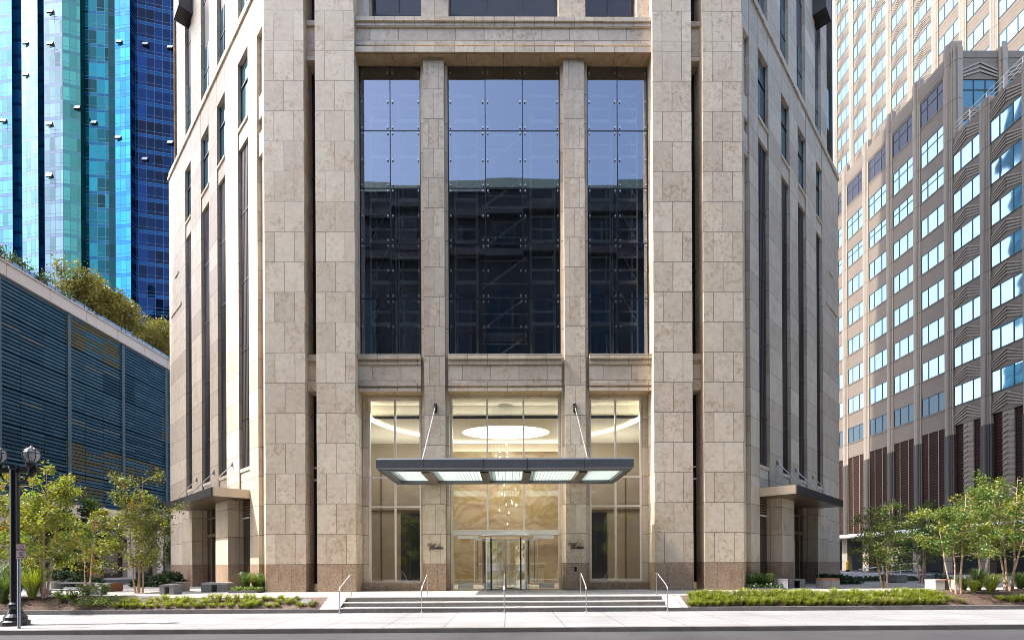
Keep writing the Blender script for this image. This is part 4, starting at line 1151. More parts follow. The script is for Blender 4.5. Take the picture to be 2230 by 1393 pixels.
# roof railing on the lower mass
mb = MB(Fr, False, RORG)
for z in (41.2, 41.6, 42.0): mb.tube([(-47.9, -0.1, z), (-30, -0.1, z)], 0.03, 'white_metal', 6)
for k in range(12): mb.tube([(-47.9 + 1.6 * k, -0.1, 40.6), (-47.9 + 1.6 * k, -0.1, 42.0)], 0.03, 'white_metal', 6)
mb.build('roof_railing', rbld)
# loading bay under the base: dark back wall, beam, white pipe canopy
mb = MB(Fr, False, RORG)
mb.box(-108, -20, -6.0, -5.8, -0.5, 4.2, 'gate_blue'); mb.box(-108, -20, -6.0, -0.5, 4.05, 4.19, 'hall_dark'); mb.box(-108, -20, -0.44, 0.0, 3.6, 4.38, 'dark_metal')
mb.build('loading_bay', rbld)
mb = MB(Fr, False, RORG); mb.tube([(-104, 1.4, 4.1), (-38, 1.4, 4.1)], 0.24, 'white_metal', 12)
mb.box(-104, -38, 0.0, 1.35, 4.0, 4.12, 'dark_metal'); mb.build('pipe_canopy', rbld)
# tall shaft behind
XT = 53.0
def Ft(p): d, o, z = p; return (XT - o, -d, z)
shaft = thing('hotel_tower', 'sunlit beige tower rising behind the stepped precast building, chevron panels between its windows', 'building', (XT, 60, 48.6))
TOR2 = (XT, 60, 48.6)
slab_wall('body', shaft, TOR2, Ft, -83.5, -49.0, -25, -0.45, 48.6, 118, 'rb_stone')
PT = 3.85
kmax = 9
for k in range(0, kmax):
    d = 51.5 + PT * k
    mb = MB(Ft, False, TOR2); ribbed_pier(mb, d, 48.6, 118, 'rb_pier'); mb.build('pier', shaft)
for k in range(0, kmax - 1):
    dn, df = 51.5 + PT * k + 0.50, 51.5 + PT * (k + 1) - 0.50
    d = (dn + df) / 2
    zlo = 48.7; zhi = 1.1 + 1240 * d / 1120 + 2
    src = None; sp = None
    i = 0
    while True:
        z = 48.4 + 3.6 * i
        if z > zhi: break
        if src is None:
            src = rb_window(shaft, TOR2, Ft, dn, df, z, 1.85, 'sky_glass', o=-0.05); base = z
            mb = MB(Ft, False, TOR2); mb.box(-df, -dn, -0.44, -0.06, z + 1.85, z + 3.6, 'rb_stone')
            if k >= 3: chevrons(mb, -df, -dn, z + 1.95, z + 3.55, -0.06)
            sp = mb.build('chevron_panel' if k >= 3 else 'spandrel', shaft)
        else:
            place(src, shaft, dz=z - base); place(sp, shaft, dz=z - base)
        i += 1
# ------------------------------------------------------------------ parking podium on the left, with its roof garden
XP = -35.0
def Fp(p): d, o, z = p; return (XP + o, d, z)               # u = depth, wall faces right
pod = thing('parking_podium', 'dark blue louvered parking podium with a pale concrete roof band under a roof garden', 'building', (XP, 50, 0))
PORG = (XP, 50, 0)
D1, D2 = 26.0, 82.0
mb = MB(Fp, False, PORG); mb.box(D1, D2, -26, -0.5, -0.5, 21.0, 'podium_deep'); mb.build('body', pod)
rp = random.Random(21)
fl = 2.55
mb = MB(Fp, False, PORG)
W_ = 1.9
nmod = int((D2 - D1) / W_)
for f in range(6):
    z0 = 6.0 + fl * f
    run = 0; kind = 'podium_blue'
    for k in range(nmod):
        d = D1 + k * W_
        if run == 0:
            run = rp.choice((2, 3, 3, 5)); kind = rp.choice(('podium_blue', 'podium_blue', 'podium_slate', 'podium_blue', 'podium_deep', 'podium_olive', 'podium_olive'))
        run -= 1
        mb.box(d + 0.02, d + W_ - 0.02, -0.5, -0.30, z0 + 0.05, z0 + fl - 0.03, 'podium_deep')
        # a bank of slats; a few modules carry olive or pale ones
        for s_ in range(9):
            q = rp.random()
            c = kind if q < 0.62 else ('podium_slate' if q < 0.86 else 'podium_blue')
            if s_ in (5, 6) and f % 2 == 0 and rp.random() < 0.30: c = 'podium_pale'
            zz = z0 + 0.06 + s_ * 0.278
            mb.box(d + 0.012, d + W_ - 0.012, -0.28, -0.10 + 0.02 * rp.random(), zz, zz + (0.17 if kind != 'podium_olive' else 0.21), c)
mb.build('louver_screen', pod)
mb = MB(Fp, False, PORG); mb.box(D1, D2, -0.5, 0.12, 21.30, 22.2, 'podium_band'); mb.box(D1, D2, -0.6, 0.22, 22.2, 22.3, 'podium_band'); mb.build('roof_band', pod)
for d in (30.1, 35.8, 41.5, 47.3, 53.2, 59.0):
    mb = MB(Fp, False, PORG); mb.box(d - 0.16, d + 0.16, -0.12, -0.02, 5.4, 21.29, 'podium_column'); mb.build('column', pod)
mb = MB(Fp, False, PORG); mb.box(D1, D2, -0.5, 0.25, 5.0, 6.0, 'pale_concrete'); mb.build('ledge', pod)
for k in range(14):
    d = D1 + 2 + k * 4.0
    mb = MB(Fp, False, PORG); mb.box(d - 0.5, d + 0.5, -0.5, 0.1, 0.0, 4.99, 'brick_orange' if k % 3 == 1 else 'pale_concrete'); mb.build('ground_pier', pod)
    mb = MB(Fp, False, PORG); mb.box(d + 0.52, d + 3.48, -0.495, -0.35, 0.02, 4.3, 'dark_glass', skip='b'); mb.build('shop_window', pod)
mb = MB(Fp, False, PORG); mb.box(D1, D2, -1.02, -1.0, 22.3, 23.3, 'rail_glass')
g = mb.build('glass_balustrade', pod)
mb = MB(Fp, False, PORG)
for k in range(40): mb.box(D1 + k * 1.4, D1 + k * 1.4 + 0.04, -0.998, -0.96, 22.3, 23.32, 'galvanised')
mb.build('post', g)
# ------------------------------------------------------------------ blue glass tower far left
bt = thing('glass_tower', 'faceted blue and green glass tower rising behind the parking podium', 'building', (-90, 105, 0))
BORG = (-90, 105, 0)
def bp(x, d): return (PX(x, d, 380.0), d)
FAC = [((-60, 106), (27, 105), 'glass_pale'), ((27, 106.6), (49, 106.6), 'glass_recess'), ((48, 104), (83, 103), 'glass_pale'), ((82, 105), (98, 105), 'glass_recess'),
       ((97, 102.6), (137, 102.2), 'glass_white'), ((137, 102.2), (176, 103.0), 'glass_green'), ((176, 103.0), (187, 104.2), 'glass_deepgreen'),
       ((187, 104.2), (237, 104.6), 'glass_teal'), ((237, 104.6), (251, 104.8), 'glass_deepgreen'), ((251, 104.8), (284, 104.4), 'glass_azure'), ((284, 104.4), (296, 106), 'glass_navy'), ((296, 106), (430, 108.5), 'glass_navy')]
prev = None
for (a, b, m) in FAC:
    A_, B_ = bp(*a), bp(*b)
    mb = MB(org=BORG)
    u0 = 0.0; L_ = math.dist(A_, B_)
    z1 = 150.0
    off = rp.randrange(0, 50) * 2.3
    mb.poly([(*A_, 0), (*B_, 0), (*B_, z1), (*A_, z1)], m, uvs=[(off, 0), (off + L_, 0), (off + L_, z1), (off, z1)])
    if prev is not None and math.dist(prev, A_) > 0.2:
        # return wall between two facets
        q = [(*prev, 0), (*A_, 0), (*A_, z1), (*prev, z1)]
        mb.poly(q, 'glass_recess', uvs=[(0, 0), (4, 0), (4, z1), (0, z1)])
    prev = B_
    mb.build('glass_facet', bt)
mb = MB(org=BORG)
xa, xb = bp(-60, 106)[0], bp(430, 108.5)[0]
mb.poly([(xb, 108.5, 0), (xb, 150, 0), (xb, 150, 150), (xb, 108.5, 150)], 'glass_pale'); mb.poly([(xa, 150, 0), (xa, 106, 0), (xa, 106, 150), (xa, 150, 150)], 'glass_navy'); mb.poly([(xb, 150, 0), (xa, 150, 0), (xa, 150, 150), (xb, 150, 150)], 'glass_navy')
mb.poly([(xa, 112, 149), (xb, 116, 149), (xb, 150, 149), (xa, 150, 149)], 'dark_metal')
mb.build('rear_wall', bt)
for x, y in ((110, 28), (57, 96), (110, 97), (260, 93), (317, 98), (57, 164), (8, 264), (169, 236), (108, 271), (205, 268), (258, 300), (316, 347), (108, 382), (371, 105), (371, 311)):
    d = 99.0
    for (a, b, m) in FAC:
        if a[0] <= x <= b[0]: d = a[1] + (b[1] - a[1]) * (x - a[0]) / (b[0] - a[0])
    d -= 0.05
    X, Z = PX(x, d, y), PZ(y, d)
    mb = MB(org=BORG)
    for zz, yy, m in ((0.0, 0.0, 'white_metal'),):
        p = [(X - 0.55, d - 0.32, Z - 0.34), (X + 0.55, d - 0.32, Z - 0.34), (X + 0.55, d - 0.04, Z + 0.36), (X - 0.55, d - 0.04, Z + 0.36)]
        mb.poly(p, 'white_metal')  # plain white paints the sky's reflection on the open pane
        mb.poly([(X + 0.6, d - 0.32, Z - 0.4), (X + 0.6, d - 0.02, Z - 0.4), (X + 0.6, d - 0.04, Z + 0.4)], 'dark_metal'); mb.poly([(X - 0.6, d - 0.02, Z - 0.42), (X + 0.6, d - 0.02, Z - 0.42), (X + 0.6, d - 0.32, Z - 0.42), (X - 0.6, d - 0.32, Z - 0.42)], 'dark_metal')
    mb.build('open_vent', bt)
# ------------------------------------------------------------------ the old building across the street, seen in the glass
ob = thing('mansard_building', 'dark stone building with arched windows and a green mansard roof, mirrored in the tall glass', 'building', (0, -8, 0))
OORG = (0, -8, 0)
def Fo(p): return (-p[0], -8.0 + p[1], p[2])
mb = MB(Fo, False, OORG)
HB = 37.8
mb.box(-60, 60, -20, 0, -0.6, HB, 'old_stone')
for z in (7.0, 19.0, 31.0, 35.2): mb.box(-60.3, 60.3, -1, 0.5, z, z + 0.7, 'old_trim')
mb.build('wall', ob)
mb = MB(Fo, False, OORG)
for k in range(40):
    a, b = -60 + 3 * k, -33 + 3 * k
    def hz(u): return HB + 1.9 + 1.0 * math.cos(u * 0.42)
    mb.poly([(a, 0.1, HB), (b, 0.1, HB), (b, -2.5, hz(b)), (a, -2.5, hz(a))], 'mansard_green'); mb.poly([(a, -2.5, hz(a)), (b, -2.5, hz(b)), (b, -20, HB), (a, -20, HB)], 'mansard_green')
mb.build('roof', ob)
def arch(u, z0, h, w, nm):
    mb = MB(Fo, False, OORG)
    pts = [(u - w / 2, 0.06, z0), (u + w / 2, 0.06, z0), (u + w / 2, 0.06, z0 + h)]
    if nm: pts += [(u + w / 2 * math.cos(t * math.pi / 8), 0.06, z0 + h + w / 2 * math.sin(t * math.pi / 8)) for t in range(1, 8)]
    pts.append((u - w / 2, 0.06, z0 + h))
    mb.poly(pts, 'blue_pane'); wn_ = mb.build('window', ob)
    mb = MB(Fo, False, OORG)
    mb.box(u - 0.06, u + 0.06, 0.06, 0.12, z0, z0 + h, 'old_trim'); mb.box(u - w / 2, u + w / 2, 0.06, 0.11, z0 + h * 0.55, z0 + h * 0.55 + 0.1, 'old_trim')
    mb.box(u - w / 2 - 0.25, u - w / 2, 0.0, 0.2, z0, z0 + h, 'old_trim'); mb.box(u + w / 2, u + w / 2 + 0.25, 0.0, 0.2, z0, z0 + h, 'old_trim')
    mb.build('window_frame', wn_)
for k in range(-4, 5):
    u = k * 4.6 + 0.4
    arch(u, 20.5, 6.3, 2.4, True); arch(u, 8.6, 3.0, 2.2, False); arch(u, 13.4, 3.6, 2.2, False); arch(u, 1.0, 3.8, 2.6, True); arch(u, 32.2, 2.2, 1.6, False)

# ------------------------------------------------------------------ unseen tower added beyond the left edge to shade the far half of the canted wall
nb_ = thing('shading_tower', 'plain beige slab beyond the podium, unseen and added to shade the canted corner', 'building', (-74, 24, 0))
NORG = (-74, 24, 0)
mb = MB(org=NORG); mb.box(-86, -62, 19.6, 25.9, -0.6, 90.0, 'rb_stone'); mb.build('wall', nb_)
mb = MB(org=NORG); mb.box(-86.3, -61.7, 19.3, 26.2, 90.0, 91.0, 'rb_pier'); mb.build('parapet', nb_)
for z in range(6, 88, 4):
    mb = MB(org=NORG); mb.box(-61.999, -61.9, 20.2, 25.3, z, z + 2.0, 'dark_glass'); mb.build('window', nb_)
# ------------------------------------------------------------------ plants
def leaf_mesh(mb, c, size, rng, mat, flatness=0.5):
    d = Vector((rng.gauss(0, 1), rng.gauss(0, 1), rng.gauss(0, 0.6) - 0.25)).normalized()
    n = Vector((rng.gauss(0, 0.7), rng.gauss(0, 0.7), rng.gauss(0, 0.5) + flatness))
    s = d.cross(n)
    if s.length < 1e-4: return
    s.normalize(); l = size * rng.uniform(0.65, 1.3); w = l * rng.uniform(0.30, 0.42)
    up = s.cross(d) * (l * 0.10)
    p = [c, c + d * l * 0.45 + s * w - up, c + d * l, c + d * l * 0.45 - s * w - up]
    b = len(mb.v); mb.v += [q - mb.org for q in p]; mb.f.append((b, b + 1, b + 2, b + 3)); mb.m.append(mb.mi(mat)); mb.uv.append([(0, 0)] * 4); mb.sm.append(False)
def rpt(rng): 
    while True:
        v = Vector((rng.uniform(-1, 1), rng.uniform(-1, 1), rng.uniform(-1, 1)))
        if v.length < 1: return v
def tree(label, x, y, h, r, mats, seed, nstem=4, nleaf=2600, leaf=0.085, bark='bark', crown0=0.28, group=None, lean=0.16, name='birch_tree', orange=0, top=1.0, wide=1.0, z=0.0, cat='tree', clump=0.2):
    rng = random.Random(seed)
    t = thing(name, label, cat, (x, y, z), 0, group)
    tr = MB(); cr = MB()
    tips = []
    for s in range(nstem):
        a = 2 * math.pi * s / nstem + rng.uniform(-0.5, 0.5)
        hh = h * (1.0 if s == 0 else rng.uniform(0.72, 0.95))
        ln = lean * rng.uniform(0.5, 1.3) * (0.35 if s == 0 and nstem > 1 else 1)
        b0 = Vector((math.cos(a) * 0.10, math.sin(a) * 0.10, -0.05))
        pts = []
        wob = Vector((0, 0, 0))
        for k in range(9):
            f = k / 8
            wob += Vector((rng.gauss(0, 0.025), rng.gauss(0, 0.025), 0)) * h / 4
            pts.append(b0 + Vector((math.cos(a) * ln * hh * f ** 1.1, math.sin(a) * ln * hh * f ** 1.1, hh * f * 0.97)) + wob)
        tr.tube(pts, 0.013 * h * rng.uniform(0.8, 1.15) / (1 + 0.12 * nstem), bark, 7, 0.006, raw=True)
        nb = int(rng.uniform(11, 15))
        for k in range(nb):
            f = crown0 + (0.98 - crown0) * (k + rng.random()) / nb
            i = min(7, int(f * 8)); p = pts[i].lerp(pts[i + 1], f * 8 - i)
            prof = math.sin(math.pi * min(1, max(0, (f - crown0 * 0.6) / (1.05 - crown0 * 0.6))) ** 0.8) ** 0.7
            bl = r * (0.30 + 0.75 * prof) * rng.uniform(0.55, 1.12) * (1 if nstem == 1 else 0.85)
            aa = rng.uniform(0, 2 * math.pi); el = rng.uniform(0.15, 0.8)
            dirv = Vector((math.cos(aa) * wide, math.sin(aa) * wide, math.tan(el) * 0.8)).normalized()
            q = [p]
            for j in range(1, 5):
                q.append(p + dirv * bl * j / 4 + Vector((rng.gauss(0, .04), rng.gauss(0, .04), -0.16 * bl * (j / 4) ** 2 + rng.gauss(0, .03))) * (h / 4.5))
            tr.tube(q, 0.011 * (h / 4.5), bark, 4, 0.003, cap=False, raw=True)
            for j in (1, 2, 3, 4): tips.append((q[j], j))
            for sb in range(2):
                j = rng.choice((2, 3)); aa2 = aa + rng.choice((-1, 1)) * rng.uniform(0.5, 1.1)
                e = q[j] + Vector((math.cos(aa2), math.sin(aa2), rng.uniform(-0.1, 0.6))) * bl * 0.4
                tr.tube([q[j], q[j].lerp(e, .5) + Vector((0, 0, .02)), e], 0.005 * (h / 4.5), bark, 4, 0.002, cap=False, raw=True)
                tips.append((e, 4)); tips.append((q[j].lerp(e, .5), 3))
    # leaves sit in clumps round a share of the twigs, so gaps stay open between clumps
    rng.shuffle(tips)
    keep = tips[: max(8, int(len(tips) * 0.72))]
    ctr = sum((p for p, j in keep), Vector()) / len(keep)
    dens = [rng.uniform(0.3, 1.6) * (0.6 + 0.2 * j) for p, j in keep]
    tot = sum(dens)
    oc = set(rng.sample(range(len(keep)), orange)) if orange else set()
    for i, ((p, j), w) in enumerate(zip(keep, dens)):
        n = int((2.1 if x < 0 else 1.55) * nleaf * w / tot + rng.random())
        m = mats[0] if rng.random() < 0.72 else mats[-1]
        if i in oc: m = 'leaf_orange'
        for _ in range(n):
            c = p + rpt(rng) * clump * (h / 4.5) * rng.uniform(0.5, 1.5)
            leaf_mesh(cr, c, leaf * 1.12, rng, m)
    tr.build('trunk', t); cr.build('crown', t)
    return t
# left plaza trees
tree('tall multi-stemmed birch with yellow-green leaves growing in the mulch beside the street lamp', PX(96, 17.35), 17.35, 4.55, 1.35, ['leaf_yellow', 'leaf_green'], 1, 4, 4200, 0.075, crown0=0.26, orange=5, lean=0.10)
tree('birch with sunlit pale trunks standing in open paving beside the short dark benches', PX(303, 20.6), 20.6, 4.75, 1.5, ['leaf_olive', 'leaf_yellow'], 2, 4, 4200, 0.075, crown0=0.2, orange=2, lean=0.08)
tree('thin yellow birch farther back, between the lamp-side birch and the one in open paving', PX(192, 21.8), 21.8, 3.6, 1.2, ['leaf_yellow', 'leaf_olive'], 3, 2, 2600, 0.075, crown0=0.3, orange=4, lean=0.07)
tree('birch with many orange leaves, half hidden behind the street lamp post', PX(-18, 18.6), 18.6, 4.7, 1.3, ['leaf_yellow', 'leaf_olive'], 4, 3, 2600, 0.08, crown0=0.3, orange=12, lean=0.10)
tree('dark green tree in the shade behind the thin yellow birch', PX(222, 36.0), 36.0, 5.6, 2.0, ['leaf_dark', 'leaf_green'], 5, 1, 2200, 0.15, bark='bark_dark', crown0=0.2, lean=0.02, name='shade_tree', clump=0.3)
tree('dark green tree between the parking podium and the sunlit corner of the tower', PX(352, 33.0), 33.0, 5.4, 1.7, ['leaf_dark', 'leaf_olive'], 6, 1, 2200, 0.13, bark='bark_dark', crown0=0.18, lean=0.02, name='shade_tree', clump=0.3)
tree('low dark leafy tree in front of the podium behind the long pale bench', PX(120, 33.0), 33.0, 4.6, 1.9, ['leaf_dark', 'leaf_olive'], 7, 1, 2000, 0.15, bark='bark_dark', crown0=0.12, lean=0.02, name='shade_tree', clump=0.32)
# right plaza trees
tree('bushy birch with many low stems in front of the yellow bollard', PX(1925, 21.4), 21.4, 3.9, 1.25, ['leaf_green', 'leaf_olive'], 11, 6, 3600, 0.075, crown0=0.22, lean=0.14)
tree('slender birch in open paving between the bushy birch and the white stone block', PX(2008, 25.5), 25.5, 4.1, 1.6, ['leaf_green', 'leaf_olive'], 12, 3, 3000, 0.085, crown0=0.33, lean=0.15)
tree('birch with bright straight trunks at the end of the dense grass bed', PX(2082, 17.3), 17.3, 3.6, 1.15, ['leaf_green', 'leaf_yellow'], 13, 3, 3400, 0.07, crown0=0.42, lean=0.13, orange=1)
tree('largest wide-crowned birch among fountain grass, cut off by the photo edge', PX(2196, 18.3), 18.3, 4.25, 2.0, ['leaf_green', 'leaf_yellow'], 14, 4, 6200, 0.075, crown0=0.36, lean=0.16)
tree('thin birch with two stems behind the largest wide-crowned birch', PX(2142, 21.5), 21.5, 4.2, 1.5, ['leaf_green', 'leaf_olive'], 15, 2, 3200, 0.08, crown0=0.4, lean=0.10)
# trees on the far sidewalk, mirrored in the lobby windows
for i, (x, lab) in enumerate(((-9.2, 'street tree on the far sidewalk, mirrored in the lobby window by the lamp side'), (10.0, 'street tree on the far sidewalk, mirrored in the lobby window by the intercom side'), (-16.5, 'street tree on the far sidewalk, farthest along towards the street lamp'))):
    tree(lab, x, -4.6, 6.2, 1.8, ['leaf_green', 'leaf_olive'], 21 + i, 1, 2200, 0.13, bark='bark_dark', crown0=0.3, lean=0.02, name='street_tree', z=-0.42, clump=0.3)
# roof garden shrubs on the podium
RS = ['tall olive roof shrub next to the dark shrubs, first of its row', 'smaller olive roof shrub, second in the row from the dark shrubs', 'broad golden-green roof shrub, third in the row from the dark shrubs', 'golden roof shrub, fourth in the row from the dark shrubs', 'roof shrub with a light top, fourth in the row from the stone tower', 'olive roof shrub, third in the row from the stone tower', 'olive roof shrub, last but one before the stone tower', 'roof shrub half hidden by the edge of the stone tower']
def shrub(label, x, y, z, rx, h, mat, seed, n, leaf, name='shrub', cat='shrub', group=None, stems=5, bark='bark_dark'):
    rng = random.Random(seed)
    t = thing(name, label, cat, (x, y, z), 0, group)
    tr = MB(); cr = MB()
    ends = []
    for s in range(stems * 3):
        a = rng.uniform(0, 6.28); e = Vector((math.cos(a) * rx * rng.uniform(0.2, 0.9), math.sin(a) * rx * rng.uniform(0.2, 0.9), h * rng.uniform(0.45, 0.93)))
        tr.tube([Vector((0, 0, -0.05)), e * 0.5 + Vector((0, 0, h * 0.05)), e], 0.02 * h / 2, bark, 5, 0.004, cap=False, raw=True); ends.append(e); ends.append(e * 0.72)
        for k in range(3):
            a2 = rng.uniform(0, 6.28); e2 = e + Vector((math.cos(a2) * rx * 0.35, math.sin(a2) * rx * 0.35, h * rng.uniform(-0.12, 0.14))); ends.append(e2)
            tr.tube([e * 0.9, e2], 0.008 * h / 2, bark, 4, 0.003, cap=False, raw=True)
    w = [rng.uniform(0.4, 1.6) for _ in ends]; tot = sum(w)
    for e, ww in zip(ends, w):
        for _ in range(int(n * ww / tot)):
            c = e + Vector(rpt(rng)) * rx * 0.33
            if c.z > 0.02: leaf_mesh(cr, c, leaf, rng, mat)
    tr.build('stems', t); cr.build('crown', t)
    return t
for i, (px_, d, hh, rr) in enumerate(((182, 44.2, 4.3, 1.7), (214, 46.2, 3.6, 1.7), (243, 48.0, 4.2, 1.9), (272, 50.0, 4.0, 1.9), (300, 52.2, 4.2, 2.0), (325, 54.6, 4.4, 2.0), (350, 57.2, 4.0, 2.0), (372, 60.0, 4.2, 2.0))):
    shrub(RS[i], XP - 1.9, d, 22.3, rr, hh, 'leaf_roof', 40 + i, 2600, 0.22, 'roof_shrub', group='roof garden shrubs on the podium')
for i, (d, hh, rr, lab) in enumerate(((36.6, 1.7, 0.9, 'small dark roof shrub at the near end of the podium, farthest from the olive row'), (38.4, 1.9, 0.8, 'airy dark roof shrub, second from the near end of the podium'), (40.2, 1.6, 0.9, 'dark roof shrub hanging over the glass rail, third from the near end'), (42.2, 1.0, 0.9, 'lowest dark roof shrub, trailing along the rail next to the olive row'))):
    shrub(lab, XP - 1.3, d, 22.3, rr, hh, 'leaf_dark', 60 + i, 500, 0.16, 'roof_shrub')
# grass tufts
def blades(mb, rng, n, h, spread, mat, wdt=0.010):
    for _ in range(n):
        a = rng.uniform(0, 6.28); l = h * rng.uniform(0.6, 1.15); out = spread * rng.uniform(0.3, 1.1)
        b = Vector((math.cos(a) * rng.uniform(0, 0.05), math.sin(a) * rng.uniform(0, 0.05), 0))
        dv = Vector((math.cos(a), math.sin(a), 0)); s = Vector((-math.sin(a), math.cos(a), 0)) * wdt * rng.uniform(0.7, 1.4)
        p = [b, b + dv * out * 0.35 + Vector((0, 0, l * 0.62)), b + dv * out * 0.8 + Vector((0, 0, l * 0.92)), b + dv * out * 1.15 + Vector((0, 0, l * 0.8))]
        v = [p[0] - s, p[0] + s, p[1] + s, p[1] - s, p[2] + s * .7, p[2] - s * .7, p[3]]
        k = len(mb.v); mb.v += v
        for f in ((0, 1, 2, 3), (3, 2, 4, 5), (5, 4, 6)):
            mb.f.append(tuple(k + i for i in f)); mb.m.append(mb.mi(mat)); mb.uv.append([(0, 0)] * len(f)); mb.sm.append(False)
def tuft_meshes(n, h, spread, mat, cnt, wdt, seed, name):
    out = []
    for i in range(n):
        mb = MB(); blades(mb, random.Random(seed + i), cnt, h, spread, mat if isinstance(mat, str) else mat[i % len(mat)], wdt)
        o = mb.build(name); out.append(o.data); bpy.data.objects.remove(o)
    return out
small = tuft_meshes(5, 0.25, 0.20, ('blade', 'blade_lime', 'blade', 'blade_dry', 'blade_lime'), 130, 0.0046, 100, 'grass_tuft')
tall = tuft_meshes(3, 0.62, 0.30, 'blade_green', 300, 0.0055, 200, 'tall_grass')
lush = tuft_meshes(3, 0.66, 0.42, ('blade_lime', 'blade', 'blade_green'), 330, 0.005, 300, 'fountain_grass')
rg = random.Random(31)
def put(meshes, name, x, y, z, s, label, cat, group):
    o = bpy.data.objects.new(name, rg.choice(meshes)); COL.objects.link(o)
    o.location = (x, y, z); o.rotation_euler = (0, 0, rg.uniform(0, 6.28)); o.scale = (s, s, s * rg.uniform(0.85, 1.15))
    tag(o, label, cat, group); return o
def bedz(y): return -0.36 + 0.34 * (y - 16.56) / 0.665
x = -12.6
while x < -6.1:
    for j, y in enumerate((16.70, 16.88, 17.06)):
        if rg.random() < (0.97 if x < -8.0 else 0.8):
            put(small, 'grass_tuft', x + rg.gauss(0, 0.035) + 0.02 * j, y + rg.gauss(0, 0.02), bedz(y) - 0.01, rg.uniform(0.65, 1.05), 'small yellow-green grass tuft among gravel and access plates in the sparse bed', 'grass', 'grass tufts in the sparse gravel bed')
    x += 0.285
x = 5.98
while x < 14.3:
    for j, y in enumerate((16.66, 16.84, 17.02, 17.17)):
        put(small, 'grass_tuft', x + rg.gauss(0, 0.03) + 0.1 * (j % 2) + (0.45 * (y - 16.6) if x < 6.3 else 0), y + rg.gauss(0, 0.02), bedz(y) - 0.01, rg.uniform(0.85, 1.2), 'full yellow-green grass tuft in the dense bed between steps and mulch', 'grass', 'grass tufts in the dense bed')
    x += 0.235
for x, y, s in ((14.6, 16.8, 0.8), (14.5, 17.05, 0.9), (14.9, 16.7, 0.7), (16.6, 16.75, 0.9), (16.9, 16.8, 1.0), (16.3, 16.85, 0.8), (17.2, 16.7, 0.8)):
    put(small, 'grass_tuft', x, y, bedz(y) - 0.01, s * 1.2, 'stray grass tuft on the bare mulch beyond the dense grass bed', 'grass', 'stray grass tufts on the mulch')
for x, y, s, lab in ((PX(2012, 18.6), 18.6, 0.0, ''), (PX(2130, 18.0), 18.0, 1.15, 'tall fountain grass between the straight birch and the largest birch'), (PX(2165, 18.0), 18.1, 1.1, 'tall fountain grass right at the trunks of the largest birch'), (PX(2098, 18.7), 18.7, 1.0, 'tall grass clump behind the birch with bright straight trunks'), (PX(2222, 19.0), 19.0, 1.1, 'tall grass clump beyond the largest birch, by the photo edge'), (PX(2155, 17.2), 17.2, 0.75, 'low spreading grass near the bed kerb in front of the largest birch'), (PX(2120, 17.3), 17.3, 0.7, 'low grass clump on the mulch at the foot of the straight birch')):
    if s: put(lush if s < 1.12 else tall, 'fountain_grass', x, y, max(bedz(y), -0.3) if y < 17.2 else 0.0, s, lab, 'grass', None)
# big left shrubs by the lamp, small shrubs on the mulch
def zb(y): return -0.36 + 0.37 * min(1, (y - 16.56) / 0.67)
for x, y, s, lab in ((PX(6, 17.0), 17.0, 1.5, 'large grassy bush cut off by the photo edge, beyond the lamp post'), (PX(28, 17.4), 17.5, 1.6, 'large grassy bush right behind the lamp post'), (PX(58, 17.0), 17.2, 1.5, 'large grassy bush between the sign post and the birch trunks')):
    put(lush, 'fountain_grass', x, y, zb(y), s, lab, 'grass', None)
for i, (px_, y, h_, r_, lab) in enumerate(((127, 16.95, 0.42, 0.22, 'small round shrub on the mulch nearest the lamp-side birch trunks'), (156, 16.95, 0.42, 0.2, 'second small shrub on the mulch, between its two neighbours'), (182, 17.1, 0.55, 0.24, 'taller small shrub on the mulch in front of the long bench'), (217, 17.1, 0.6, 0.24, 'upright leafy shrub where the mulch meets the grass tufts'), (205, 16.8, 0.26, 0.45, 'low broad-leaved ground plant at the bed kerb'), (232, 16.85, 0.24, 0.4, 'low leafy ground plant beside the first grass tufts'))):
    shrub(lab, PX(px_, y), y, zb(y), r_, h_, 'leaf_green', 80 + i, 420, 0.06, 'low_shrub', bark='bark', stems=3)
# planting by the side entrances
for sx, nm in ((-1, 'left'), (1, 'right')):
    xa, xb = (-10.75, -9.62) if sx < 0 else (9.62, 10.9)
    mb = MB(); mb.box(min(xa, xb), max(xa, xb), 19.95, 20.03, 0.0, 0.1, 'kerb_stone'); mb.box(min(xa, xb), max(xa, xb), 20.03, 21.3, 0.0, 0.06, 'mulch')
    struct(mb.build('planter_edge'))
    rng = random.Random(71 + sx)
    for i in range(3):
        x = xa + (xb - xa) * (0.25 + 0.28 * i); y = 20.75 + (0.15 if i == 1 else 0)
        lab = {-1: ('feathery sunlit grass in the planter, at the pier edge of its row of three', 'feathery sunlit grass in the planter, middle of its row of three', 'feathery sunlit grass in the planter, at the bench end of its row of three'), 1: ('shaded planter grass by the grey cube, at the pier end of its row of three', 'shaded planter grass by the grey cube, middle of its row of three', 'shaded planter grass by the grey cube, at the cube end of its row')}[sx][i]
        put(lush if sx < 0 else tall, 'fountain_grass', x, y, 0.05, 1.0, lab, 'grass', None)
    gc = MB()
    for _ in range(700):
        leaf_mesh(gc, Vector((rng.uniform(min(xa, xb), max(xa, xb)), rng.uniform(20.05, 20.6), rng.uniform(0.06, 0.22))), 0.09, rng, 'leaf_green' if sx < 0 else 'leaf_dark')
    o = gc.build('ground_cover'); o['kind'] = 'stuff'; tag(o, ('sunlit leafy ground cover along the planter kerb below the feathery grass' if sx < 0 else 'shaded leafy ground cover along the planter kerb by the grey cube'), 'ground cover')
